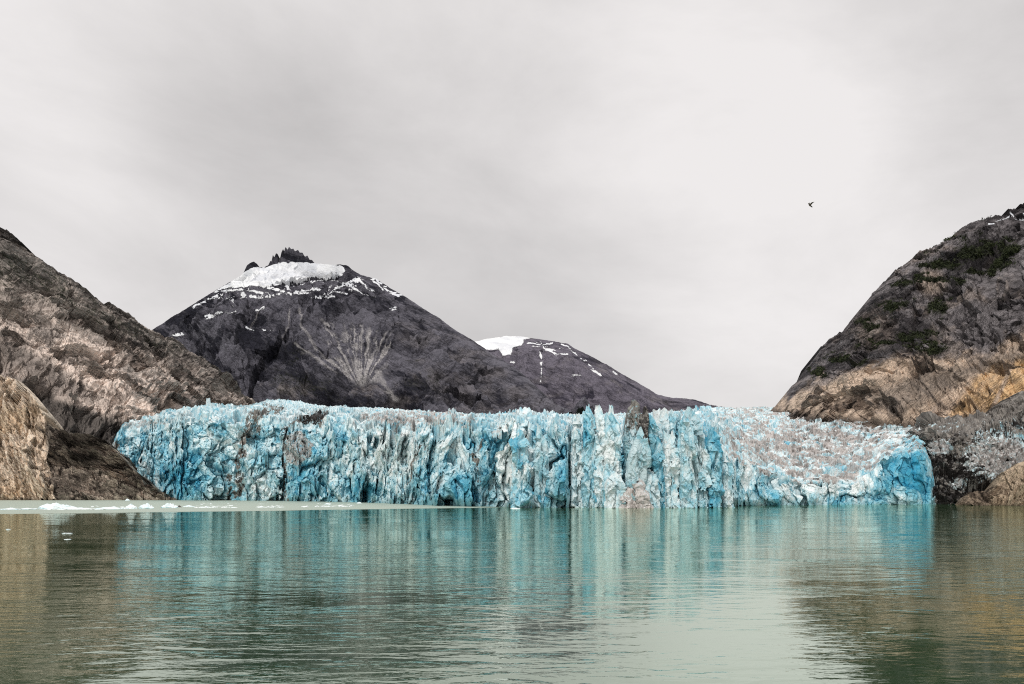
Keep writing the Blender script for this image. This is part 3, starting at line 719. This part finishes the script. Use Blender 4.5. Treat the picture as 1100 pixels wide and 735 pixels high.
    for c, k in [((672, 530, 24, 14), .55), ((560, 485, 12, 20), .2), ((275, 520, 15, 20), .25), ((540, 480, 20, 20), .12), ((440, 450, 60, 8), .3), ((150, 455, 40, 6), .4), ((800, 485, 20, 14), .25), ((870, 480, 60, 22), .15)]:
        pink = pink + k * blob(wx, wy2, *c, .6)
    edgeband = poly_in(wx, wy2, [(840, 434), (1000, 450), (1000, 470), (950, 462), (900, 456), (850, 447)], 4)
    dirt = np.maximum(dirt, edgeband * .6)
    black = .75 * poly_in(wx * .5 + px * .5, wy2 * .5 + py * .5, [(318, 450), (344, 438), (352, 446), (344, 455), (325, 458)], 2) + .3 * poly_in(wx, wy2, [(277, 445), (298, 437), (300, 446), (285, 455)], 3)
    black = np.maximum(black, .7 * sstep(2.4, .5, seg_dist(px + n1 * 2, py, [(308, 462), (304, 480), (305, 500), (306, 545)])))
    gap = np.zeros_like(px)
    for (x0, y0, y1, wd) in [(667, 440, 490, 1.6), (697, 450, 512, 1.3), (719, 440, 470, .8), (733, 442, 470, .8)]:
        gap = np.maximum(gap, sstep(wd * 1.4, wd * .4, np.abs(px + n1 * 3 - x0)) * .7 * (py > y0) * (py < y1))
    at = {'m1': np.stack([np.clip(blue, 0, 1), np.clip(dirt, 0, 1), np.clip(pink, 0, 1)], -1).reshape(-1, 3),  # the dirt channel also holds the painted crevasse shade
          'm2': np.stack([np.clip(np.maximum(black, gap * .0), 0, 1), np.clip(teal, 0, 1), 0 * px], -1).reshape(-1, 3)}
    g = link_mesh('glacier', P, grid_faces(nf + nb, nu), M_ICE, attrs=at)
    tag(g, 'wide crevassed blue and white glacier front ending in the water', 'glacier')
    return g


GL = glacier()


def tower(name, left, right, Yc, depth, seed, blue=.35, dirt=.1, pink=.15, black=0.0, teal=.2, dirt_top=0.0, label=None):
    """upright slab of ice: left and right edges as photo points from top to bottom"""
    ys = np.array([p[1] for p in left] + [p[1] for p in right]); y0, y1 = ys.min(), ys.max()
    yb = HZ + F * H / Yc + 1.0
    left = left + [(left[-1][0], yb)]; right = right + [(right[-1][0], yb)]; y1 = yb
    nh = 170; na = 160
    py = np.linspace(y0, y1, nh)
    lx = np.interp(py, [p[1] for p in left], [p[0] for p in left]); rx = np.interp(py, [p[1] for p in right], [p[0] for p in right])
    th = np.linspace(0, 2 * math.pi, na, endpoint=False)
    ca, sa = np.cos(th), np.sin(th)
    sq = (np.abs(ca) ** 3.2 + np.abs(sa) ** 3.2) ** (-1 / 3.2)
    cx = (lx + rx) / 2; hw = np.maximum((rx - lx) / 2, .05)
    t = (py - y0) / (y1 - y0)
    dp = depth * (.25 + .75 * sstep(0, .3, t))
    pxx = cx[:, None] + hw[:, None] * (sq * ca)[None]
    Yv = Yc + dp[:, None] * .5 * (sq * sa)[None] + (1 - t[:, None]) * 3
    Px = X(pxx, Yc + 0 * Yv); Pz = Z(py, Yc)[:, None] + 0 * Px
    P = np.stack([Px, Yv, Pz], -1)
    ctr = np.stack([X(cx, Yc), Yc + 0 * cx, Z(py, Yc)], -1)[:, None, :]
    N = P - ctr; N[..., 2] = 0; N /= np.linalg.norm(N, axis=-1, keepdims=True) + 1e-6
    x, y, z = P[..., 0], P[..., 1], P[..., 2]
    wr = fbm(x / 9, y / 9, z / 12, 4, .55, seed)
    aa = (x + y * .8)
    f1_, e1, r1 = facet(aa / 6 + wr, z / 16 + wr, seed + 1, 1.2)
    f2_, e2, r2 = facet(aa / 2.6 + wr, z / 6 + wr, seed + 2, 1.3)
    f3_, e3, r3 = facet(aa / 1.2 + wr, z / 2.5 + wr, seed + 3, 1.3)
    side = np.abs(sq * ca)[None]
    amp = (.35 + .65 * (1 - sstep(.7, 1, side))) * (.35 + .65 * sstep(0, .15, t))[:, None]
    P = P + N * ((f1_ * 4.0 + f2_ * 1.5 + f3_ * .35 + wr * 1.2 - .8 * sstep(.1, 0, e1)) * amp)[..., None]
    jag = sstep(.25, 0, t)[:, None]
    P[..., 2] += jag * (f1_ * 5 + f2_ * 2.5)
    capv = np.concatenate([P.reshape(-1, 3), [[P[0, :, 0].mean(), P[0, :, 1].mean(), P[0, :, 2].mean() + .6]]])
    n1 = fbm(x / 10, y / 10, z / 14, 5, .6, seed + 7)
    B = np.clip(blue + .35 * (r1 - .5) + .3 * (r2 - .5) + .2 * n1, 0, 1); D = np.clip(dirt + .15 * n1 + dirt_top * sstep(.45, .05, t)[:, None], 0, 1)
    K = np.clip(black + .1 * n1, 0, 1)
    m1 = np.stack([B, D, np.clip(pink + .1 * n1, 0, 1)], -1).reshape(-1, 3); m2 = np.stack([K, np.clip(teal + .4 * n1 * sstep(-.1, .4, n1), 0, 1), 0 * K], -1).reshape(-1, 3)
    m1 = np.concatenate([m1, m1[:1]]); m2 = np.concatenate([m2, m2[:1]])
    Fq = grid_faces(nh, na, True)
    k = np.arange(na); ci = nh * na
    cap = np.stack([k, (k + 1) % na, np.full(na, ci), np.full(na, ci)], -1)
    me_o = link_mesh(name, capv, Fq, M_ICE, GL, {'m1': m1, 'm2': m2})
    bm = bmesh.new(); bm.from_mesh(me_o.data); bm.verts.ensure_lookup_table()
    for i in range(na):
        try: bm.faces.new((bm.verts[i], bm.verts[(i + 1) % na], bm.verts[ci]))
        except ValueError: pass
    bm.to_mesh(me_o.data); bm.free()
    if label: me_o['label'] = label
    return me_o


W = lambda pts: crop(640, 420, 5.656, pts)
YT = 531
tower('ice_pinnacle', [(618.5, 440), (616, 450), (614, 475), (613, 505)], [(620.5, 439), (624, 450), (626, 470), (628, 505)], YT + 14, 16, 100, .16)
tower('ice_pinnacle', [(631, 437), (628, 450), (627, 480), (625, 505)], [(633, 437), (638, 448), (639, 470), (641, 505)], YT + 11, 14, 107, .38, teal=.1)
tower('ice_pinnacle', [(641, 441), (640, 450), (639, 480), (637, 505)], [(643, 440), (648, 452), (650, 475), (652, 505)], YT + 8, 14, 110, .10, teal=.05)
tower('ice_pinnacle', [(655, 438), (651, 450), (649, 480), (647, 510)], [(658, 437), (663, 452), (665, 475), (667, 510)], YT + 5, 16, 114, .22, teal=.1)
tower('ice_pinnacle', W([(216, 72), (200, 100), (180, 190), (172, 300), (180, 380), (190, 470)]), W([(238, 64), (268, 92), (268, 200), (250, 300), (245, 380), (250, 470)]), YT + 7, 14, 121, .20, .42, .25, .06, .55, .38, 'grey green dirt stained ice spire, the tallest')
tower('ice_pinnacle', W([(294, 98), (274, 140), (262, 200), (258, 300)]), W([(308, 94), (330, 130), (322, 190), (306, 300)]), YT - 1, 8, 128, .3, .9, .3, .6, .3, 0, 'blackened dirty ice blade')
tower('ice_pinnacle', W([(272, 225), (250, 270), (218, 340), (190, 440), (182, 520), (185, 640)]), W([(280, 222), (305, 290), (326, 370), (320, 480), (298, 580), (270, 640)]), YT - 6, 12, 135, .12, .18, .2, 0, .62, .12, 'smooth pointed grey teal ice slab in front')
tower('ice_pinnacle', W([(322, 150), (308, 200), (312, 290), (332, 400), (345, 500), (355, 600)]), W([(330, 148), (360, 210), (395, 300), (415, 400), (428, 520), (430, 600)]), YT + 5, 12, 142, .62, .12, .0, 0, .3)
tower('ice_pinnacle', W([(350, 128), (352, 200), (380, 280), (400, 400)]), W([(430, 130), (443, 150), (446, 260), (450, 400)]), YT + 14, 12, 149, .08, .30, .42, 0, .2)
tower('ice_pinnacle', W([(458, 125), (452, 150), (455, 260), (450, 430)]), W([(470, 118), (484, 135), (484, 260), (482, 430)]), YT + 12, 12, 156, .48, .10, .1, 0, .2)
tower('ice_pinnacle', W([(492, 122), (487, 150), (486, 260), (486, 430)]), W([(505, 118), (518, 135), (516, 260), (512, 430)]), YT + 15, 12, 159, .25, .15, .3, 0, .2)
tower('ice_pinnacle', W([(545, 168), (518, 240), (510, 340), (512, 500), (508, 690)]), W([(556, 164), (578, 260), (592, 380), (598, 540), (602, 690)]), YT - 3, 13, 163, .22, .12, .1, 0, .25)
tower('ice_pinnacle', W([(560, 110), (540, 140), (545, 200), (570, 320), (580, 500)]), W([(583, 103), (606, 140), (612, 300), (614, 500)]), YT + 6, 12, 170, .10, .35, .2, 0, .6, .1, 'tall thin slab with a dirt stained right edge')
tower('ice_pinnacle', W([(643, 238), (625, 290), (618, 400), (616, 690)]), W([(650, 235), (666, 280), (672, 400), (675, 690)]), YT + 6, 12, 177, .22)
tower('ice_pinnacle', W([(697, 238), (682, 300), (678, 420), (678, 690)]), W([(708, 245), (736, 300), (748, 400), (757, 690)]), YT + 8, 14, 184, .45)
tower('ice_pinnacle', W([(775, 400), (766, 500), (765, 690)]), W([(795, 375), (812, 440), (825, 690)]), YT + 16, 14, 191, .30)
tower('ice_pinnacle', W([(415, 270), (418, 400), (425, 690)]), W([(470, 262), (490, 400), (505, 690)]), YT - 1, 10, 194, .05, .3, .35, .12, .15, 0, 'white broken ice column with black specks')
tower('ice_pinnacle', W([(90, 500), (65, 560), (55, 690)]), W([(130, 500), (175, 580), (190, 690)]), YT - 8, 12, 196, .10, .1, .25, 0, .25)
tower('ice_rubble', [(676, 520), (668, 530), (663, 546)], [(684, 519), (694, 528), (701, 546)], YT - 11, 12, 211, .05, .30, .75, .12, .05, 0, 'pinkish cream ice rubble heaped at the waterline below the spires')
tower('ice_pinnacle', [(697, 505), (694, 520), (693, 546)], [(700, 505), (706, 520), (708, 546)], YT - 2, 9, 217, .12, .1, .3, 0, .3)
tower('ice_pinnacle', [(555, 464), (551, 480), (549, 545)], [(558, 462), (566, 480), (571, 545)], 541, 12, 198, .45)
tower('ice_pinnacle', [(577, 460), (574, 480), (573, 545)], [(581, 457), (589, 478), (593, 545)], 541, 12, 205, .15, teal=.55)

# ------------------------------------------------------------------ ICEBERGS
def berg_mesh(w, d, h, seed, sub=4):
    bm = bmesh.new(); bmesh.ops.create_icosphere(bm, subdivisions=sub, radius=1)
    co = np.array([v.co[:] for v in bm.verts])
    n = fbm(co[:, 0] * 1.3 + seed * 3.1, co[:, 1] * 1.3, co[:, 2] * 1.3, 4, .6, seed)
    f_, e_, r_ = facet(co[:, 0] * 2.2 + seed, co[:, 1] * 2.2, seed + 1, 1.0)
    r = 1 + .35 * n
    hh = np.where(co[:, 2] > 0, (.45 + .9 * np.clip(.5 + f_ * .7 + n * .9, 0, 2)), .6)
    for v, a, b in zip(bm.verts, r, hh):
        v.co = Vector((v.co.x * a * w / 2, v.co.y * a * d / 2, v.co.z * b * h))
    me = bpy.data.meshes.new('iceberg'); bm.to_mesh(me)
    bm.free()
    z = np.array([v.co.z for v in me.vertices])
    for nm, arr in {'m1': np.stack([np.clip(.22 + .25 * n + .25 * (z < h * .15), 0, 1), .05 + 0 * z, .05 + 0 * z], -1), 'm2': np.zeros((len(z), 3))}.items():
        a = me.attributes.new(nm, 'FLOAT_COLOR', 'POINT'); c = np.ones((len(z), 4), np.float32); c[:, :3] = arr; a.data.foreach_set('color', c.ravel())
    me.materials.append(M_BERG); return me


M_BERG, nt = mat_new('floating_ice'); g = NT(nt); p = g.pos(); a = g.attr('m1')
n_ = g.noise(g.mapping(p, (0, 0, 0), (1.5, 1.5, .8)), 1, 6, .6)
c_ = g.ramp(g.math('ADD', a[0], g.math('SUBTRACT', n_, .5)), [(0, (.88, .9, .9)), (.35, (.75, .86, .89)), (.6, (.35, .68, .8)), (1, (.12, .45, .6))])
g.out(c_, .4, g.bump(n_, .5, .4), .4)


def berg(px, wy, w_px, h_px, label, seed, cat='iceberg', depth=.6, group='ice floating along the ruffled water line'):
    Y = F * H / (wy - HZ); w = w_px / F * Y; h = .8 * h_px / F * Y
    o = bpy.data.objects.new('iceberg', berg_mesh(w, max(w * depth, 2), h, seed, 4 if w_px > 8 else 3)); COL.objects.link(o)
    o.location = (X(px, Y), Y, 0); o.rotation_euler = (0, 0, random.uniform(-.3, .3))
    tag(o, label, cat, group); return o


berg(62, 546.3, 40, 5.5, 'pale blue low iceberg with a hollow middle, the largest one, at the left', 301, depth=.35)
berg(80, 547.0, 26, 3.0, 'flat white ice slab touching the right side of the largest iceberg', 302, depth=.4)
berg(11, 547.6, 22, 2.0, 'thin flat white floe nearest the left edge of the water', 303)
berg(32, 547.2, 20, 1.4, 'thin white floe between the left edge floe and the largest iceberg', 304)
berg(118, 547.0, 26, 2.6, 'low white floe just right of the flat slab by the largest iceberg', 305)
berg(141, 546.4, 13, 4.2, 'small white humped iceberg with a pointed top', 306)
berg(157, 546.2, 18, 5.0, 'rounded bright white iceberg in the middle of the small ice row', 307)
berg(182, 545.6, 18, 4.6, 'whitish iceberg at the right end of the ice row below the dark outcrop', 308)
berg(203, 544.6, 14, 1.6, 'flat pale floe just right of the small dark growler', 309)
berg(137, 537.95, 5, 2.2, 'tiny white ice piece against the dark layered outcrop', 310)
berg(72, 573.0, 12, .5, 'thin flat ice sliver floating alone on the dark reflection', 311, 'ice floe')
berg(73, 579.6, 5, .7, 'tiny white ice chunk nearest the camera at the left', 312, 'ice floe')
berg(9, 568.8, 3, .6, 'tiny ice chunk floating alone near the left edge', 313, 'ice floe')
berg(386, 540.9, 6, 1.5, 'small white floe before the dark blue hollow of the glacier', 314, 'ice floe')
berg(352, 541.9, 9, 1.2, 'thin white floe in front of the glacier, left of the blue hollow', 315, 'ice floe')
dg = berg(192, 545.0, 7, 1.8, 'small dark dirty ice lump beside the white icebergs at the left', 316, 'growler')
m, nt = mat_new('dirty_ice'); g = NT(nt); nn = g.noise(g.pos(), 1.2, 5, .6)
g.out(g.mix(g.maprange(nn, .4, .6), (.03, .028, .025), (.12, .11, .1)), .5, g.bump(nn, .5, .3)); dg.data.materials[0] = m

rng = np.random.RandomState(5)
V = []; Fc = []
ico = bmesh.new(); bmesh.ops.create_icosphere(ico, subdivisions=1, radius=1)
iv = np.array([v.co[:] for v in ico.verts]); ifc = np.array([[v.index for v in f.verts] for f in ico.faces]); ico.free()
for i in range(1300):
    px = rng.uniform(-120, 560)
    line = np.interp(px, [-120, 100, 200, 300, 400, 480, 560], [548, 547.2, 545.4, 545.0, 543.6, 545.0, 546.5])
    if rng.rand() < .72: wy = line + rng.normal(0, .18)
    else: wy = line - abs(rng.normal(0, 2.0))
    shore = np.interp(px, GX, GWY) + .25 if px > 100 else 538
    if wy < shore or vnoise(np.array([px / 22.]), np.array([0.]), np.array([.5]), 5)[0] < -.02 + .35 * (px > 330): continue
    Y = F * H / (wy - HZ); s = rng.uniform(.25, .9) * (1.6 if rng.rand() < .12 else 1)
    k = np.array([s * rng.uniform(1, 3.2), s, s * rng.uniform(.25, .6)])
    V.append(iv * k * rng.uniform(.7, 1.3, (len(iv), 1)) + [X(px, Y), Y, 0]); Fc.append(ifc + len(iv) * (len(V) - 1))
V = np.concatenate(V)
o = link_mesh('brash_ice', V, np.concatenate(Fc), M_BERG, attrs={'m1': np.tile([.15, 0, 0], (len(V), 1)), 'm2': np.zeros((len(V), 3))})
tag(o, 'line of tiny broken white ice bits floating before the glacier', 'brash ice', kind='stuff')

# ------------------------------------------------------------------ SHRUBS on the right cliff
def scatter_shrubs(P, A, count, seed):
    rng = np.random.RandomState(seed)
    V = P.reshape(-1, 3); g_ = A['m1'][:, 1]
    px = 550 + F * V[:, 0] / V[:, 1]
    idx = np.where((g_ > .4 + .58 * rng.rand(len(g_))) & (px < 1180))[0]
    idx = rng.choice(idx, min(count, len(idx)), replace=False)
    return V[idx]


C = np.concatenate([scatter_shrubs(PR, AR, 2200, 1), scatter_shrubs(PS, AS, 900, 2)])
rng = np.random.RandomState(9)
nl = 16
off = rng.normal(0, 1, (len(C), nl, 3)) * np.array([2.6, 2.6, 1.5]) * rng.uniform(.5, 1.3, (len(C), 1, 1)); off[..., 2] = np.abs(off[..., 2])
tri = rng.normal(0, 1, (len(C), nl, 3, 3)) * 1.0
VV = (C[:, None, None, :] + off[:, :, None, :] + tri).reshape(-1, 3)
m, nt = mat_new('shrub_leaves'); g = NT(nt); nn = g.noise(g.pos(), .12, 4, .6)
g.out(g.mix(g.maprange(nn, .35, .65), (.010, .013, .006), (.040, .050, .018)), .8)
o = link_mesh('shrubs', VV, np.arange(len(VV)).reshape(-1, 3), m)
tag(o, 'dark green alder scrub clinging to ledges of the right cliff', 'shrubs', kind='stuff')

# ------------------------------------------------------------------ BIRD
def bird():
    Y = 120.0; c = Vector((X(870, Y), Y, Z(220.5, Y)))
    m, nt = mat_new('bird_plumage'); g = NT(nt); nn = g.noise(g.n('ShaderNodeTexCoord').outputs['Object'], 9, 3, .5)
    g.out(g.mix(g.maprange(nn, .35, .65), (.05, .042, .03), (.12, .10, .07)), .7)
    root = bpy.data.objects.new('seabird', None); COL.objects.link(root); root.location = c
    root.rotation_euler = (0, .45, .5)
    tag(root, 'dark seabird flying with raised wings high in the grey sky', 'bird')
    # body: lathe along x with head, bill and fanned tail
    prof = [(-.33, .004), (-.30, .02), (-.27, .045), (-.22, .05), (-.17, .045), (-.10, .075), (0, .10), (.12, .085), (.22, .05), (.30, .03), (.42, .012)]
    V = []; na = 16
    for (x_, r) in prof:
        for k in range(na):
            t = 2 * math.pi * k / na
            wx_ = 1.0 + (2.4 if x_ > .28 else 0); hz = 1.0 - (.6 if x_ > .28 else 0)
            V.append((x_ * 1.0, math.cos(t) * r * wx_, math.sin(t) * r * hz + (.02 if x_ < -.15 else 0)))
    link_mesh('body', V, grid_faces(len(prof), na, True), m, root, smooth=True)
    for s, lift in ((-1, .75), (1, 1.15)):
        n = 14; V = []
        for i in range(n + 1):
            t = i / n; ch = .20 * (1 - t ** 2.2) + .015; sweep = -.05 * math.sin(t * 3) + .14 * t * t
            yy = s * (.05 + .50 * t * math.cos(lift * .8 + .2 * t)); zz = .04 + .56 * t * math.sin(lift * (.8 + .1 * t))
            for q, th in ((-.5, 0), (-.2, .012), (.5, .004), (-.2, -.010)):
                V.append((sweep + q * ch, yy, zz + th * (1 - t * .7)))
        link_mesh('wing', V, grid_faces(n + 1, 4, True), m, root, smooth=True)
    root.scale = (1.35, 1.35, 1.35)


bird()

# ------------------------------------------------------------------ WATER
m, nt = mat_new('fjord_water'); g = NT(nt); p = g.pos()
sx = g.n('ShaderNodeSeparateXYZ'); g.l(p, sx.inputs[0])
big = g.noise(g.mapping(p, (0, 0, .1), (70, 38, 50)), 1, 4, .55, .5)
big2 = g.noise(g.mapping(p, (0, 0, -.15), (26, 12, 50)), 1, 4, .6, .8)
w1 = g.noise(g.mapping(p, (0, 0, .08), (6.5, 2.4, 5)), 1, 2, .45, .4)
w2 = g.noise(g.mapping(p, (0, 0, -.1), (2.4, .95, 2)), 1, 3, .55, .4)
w3 = g.noise(g.mapping(p, (0, 0, .2), (.8, .33, 1)), 1, 2, .5, .3)
calm = g.maprange(g.math('ADD', g.math('MULTIPLY', big, .6), g.math('MULTIPLY', big2, .4)), .42, .62, .55, 2.1)
# wind-ruffled silty water beyond a slanting line at the left
ln = g.math('SUBTRACT', sx.outputs[1], g.math('ADD', 380.0, g.math('MULTIPLY', g.math('ADD', sx.outputs[0], 254.0), .60)))
ln = g.math('ADD', ln, g.math('MULTIPLY', g.math('SUBTRACT', big, .5), 60.0))
ruf = g.maprange(ln, -4, 22)
ruf = g.math('MULTIPLY', ruf, g.maprange(sx.outputs[0], -30, 10, 1, 0))
hgt = g.math('ADD', g.math('MULTIPLY', w1, .17), g.math('ADD', g.math('MULTIPLY', w2, .06), g.math('MULTIPLY', w3, .012)))
hgt = g.math('MULTIPLY', hgt, calm)
nrm = g.bump(hgt, 1.0, .38)
body = g.mix(g.maprange(big2, .35, .65), (.026, .076, .027), (.036, .094, .033))
rough = g.maprange(ruf, 0, 1, .03, .45)
df = g.n('ShaderNodeBsdfDiffuse'); g.l(g.mix(ruf, body, (.33, .39, .33)), df.inputs['Color'])
gl_ = g.n('ShaderNodeBsdfGlossy'); gl_.inputs['Color'].default_value = (.88, .955, .865, 1); g.l(rough, gl_.inputs['Roughness']); g.l(nrm, gl_.inputs['Normal'])
lw = g.n('ShaderNodeLayerWeight'); g.l(nrm, lw.inputs['Normal']); lw.inputs['Blend'].default_value = .5
fr = g.math('POWER', lw.outputs['Facing'], 1.45)
fr = g.math('MULTIPLY', fr, g.maprange(ruf, 0, 1, .93, .45), clamp=True)
mx = g.n('ShaderNodeMixShader'); g.l(fr, mx.inputs[0]); g.l(df.outputs[0], mx.inputs[1]); g.l(gl_.outputs[0], mx.inputs[2])
ou = g.n('ShaderNodeOutputMaterial'); g.l(mx.outputs[0], ou.inputs[0])
xs = np.array([-14000, -3000, -600, 0, 600, 3000, 14000], float); ysw = np.array([-200, 0, 30, 100, 300, 700, 1500, 4000, 16000], float)
gx, gy = np.meshgrid(xs, ysw)
o = link_mesh('water', np.stack([gx, gy, 0 * gx], -1), grid_faces(len(ysw), len(xs)), m)
tag(o, 'calm grey green fjord water with rippled reflections', kind='structure')

# ------------------------------------------------------------------ WORLD
SUN_EL, SUN_AZ = math.radians(54), math.radians(202)   # azimuth from +Y clockwise: behind the camera, left
w = bpy.data.worlds.new('World'); SC.world = w; w.use_nodes = True
nt = w.node_tree; nt.nodes.clear(); g = NT(nt)
sky = g.n('ShaderNodeTexSky', sky_type='NISHITA'); sky.sun_disc = False; sky.sun_elevation = SUN_EL; sky.sun_rotation = SUN_AZ
tc = g.n('ShaderNodeTexCoord').outputs['Generated']
sp = g.n('ShaderNodeSeparateXYZ'); g.l(tc, sp.inputs[0])
# the cloud deck: direction projected on a high layer
zz = g.math('ADD', g.math('MAXIMUM', sp.outputs[2], 0.0), .22)
cb = g.n('ShaderNodeCombineXYZ'); g.l(g.math('DIVIDE', sp.outputs[0], zz), cb.inputs[0]); g.l(g.math('DIVIDE', sp.outputs[1], zz), cb.inputs[1])
cv = cb.outputs[0]
c1 = g.noise(g.mapping(tc, (.25, 0, .3), (.95, .9, .42)), 1.0, 4, .5, .3)
c2 = g.noise(g.mapping(tc, (-.2, .12, .2), (.34, .3, .13)), 1.0, 7, .6, .25)
cc = g.math('ADD', g.math('MULTIPLY', c1, .55), g.math('MULTIPLY', c2, .45))
val = g.math('ADD', .75, g.math('MULTIPLY', g.math('SUBTRACT', cc, .5), .85))
for (lx_, ly_, rad, amp_) in [(20, 60, .30, .09), (690, 10, .30, .13), (770, 395, .24, .08), (110, 330, .2, .06), (430, 190, .34, -.12), (640, 250, .22, -.06), (1090, 60, .14, -.07), (280, 230, .2, -.04), (900, 160, .2, .02)]:
    dv = Vector((lx_ - 550, F, HZ - ly_)).normalized()
    dp_ = g.n('ShaderNodeVectorMath', operation='DISTANCE')
    wn = g.n('ShaderNodeTexNoise'); g.l(tc, wn.inputs['Vector']); wn.inputs['Scale'].default_value = 2.2; wn.inputs['Detail'].default_value = 5
    wv_ = g.n('ShaderNodeVectorMath', operation='MULTIPLY_ADD'); g.l(wn.outputs['Color'], wv_.inputs[0]); wv_.inputs[1].default_value = (.45,) * 3
    sh = g.n('ShaderNodeVectorMath', operation='SUBTRACT'); g.l(tc, sh.inputs[0]); sh.inputs[1].default_value = (.225,) * 3
    g.l(sh.outputs[0], wv_.inputs[2]); g.l(wv_.outputs[0], dp_.inputs[0]); dp_.inputs[1].default_value = dv
    val = g.math('ADD', val, g.math('MULTIPLY', g.maprange(dp_.outputs['Value'], 0, rad * 1.5, 1, 0), amp_))
val = g.math('MINIMUM', val, .885)
tint = g.n('ShaderNodeCombineColor')
g.l(val, tint.inputs[0]); g.l(g.math('MULTIPLY', val, .966), tint.inputs[1]); g.l(g.math('MULTIPLY', val, .955), tint.inputs[2])
cloud = tint.outputs[0]
skys = g.n('ShaderNodeVectorMath', operation='SCALE'); g.l(sky.outputs[0], skys.inputs[0]); skys.inputs['Scale'].default_value = .1
fin = g.mix(.96, skys.outputs[0], cloud)
bg = g.n('ShaderNodeBackground'); g.l(fin, bg.inputs[0]); bg.inputs[1].default_value = 1.0
wo = g.n('ShaderNodeOutputWorld'); g.l(bg.outputs[0], wo.inputs[0])

sd = bpy.data.lights.new('sun', 'SUN'); sd.energy = 2.1; sd.angle = math.radians(8); sd.color = (1, .97, .93)
so = bpy.data.objects.new('sun', sd); COL.objects.link(so)
dirv = Vector((math.sin(SUN_AZ) * math.cos(SUN_EL), math.cos(SUN_AZ) * math.cos(SUN_EL), math.sin(SUN_EL)))
so.rotation_euler = dirv.to_track_quat('Z', 'Y').to_euler()

# ------------------------------------------------------------------ CAMERA
cd = bpy.data.cameras.new('camera'); cam = bpy.data.objects.new('camera', cd); COL.objects.link(cam); SC.camera = cam
cam.location = (0, 0, H); cam.rotation_euler = (math.radians(90), 0, 0)
cd.sensor_width = 36; cd.lens = 36 * F / 1100
cd.shift_y = (HZ - 367.5) / 1100
cd.clip_start = .5; cd.clip_end = 40000
SC.view_settings.view_transform = 'Standard'; SC.view_settings.look = 'None'; SC.view_settings.exposure = 0
SC.render.resolution_x = 1024; SC.render.resolution_y = 684

SC.cycles.use_denoising = False
SC.cycles.filter_width = 1.1
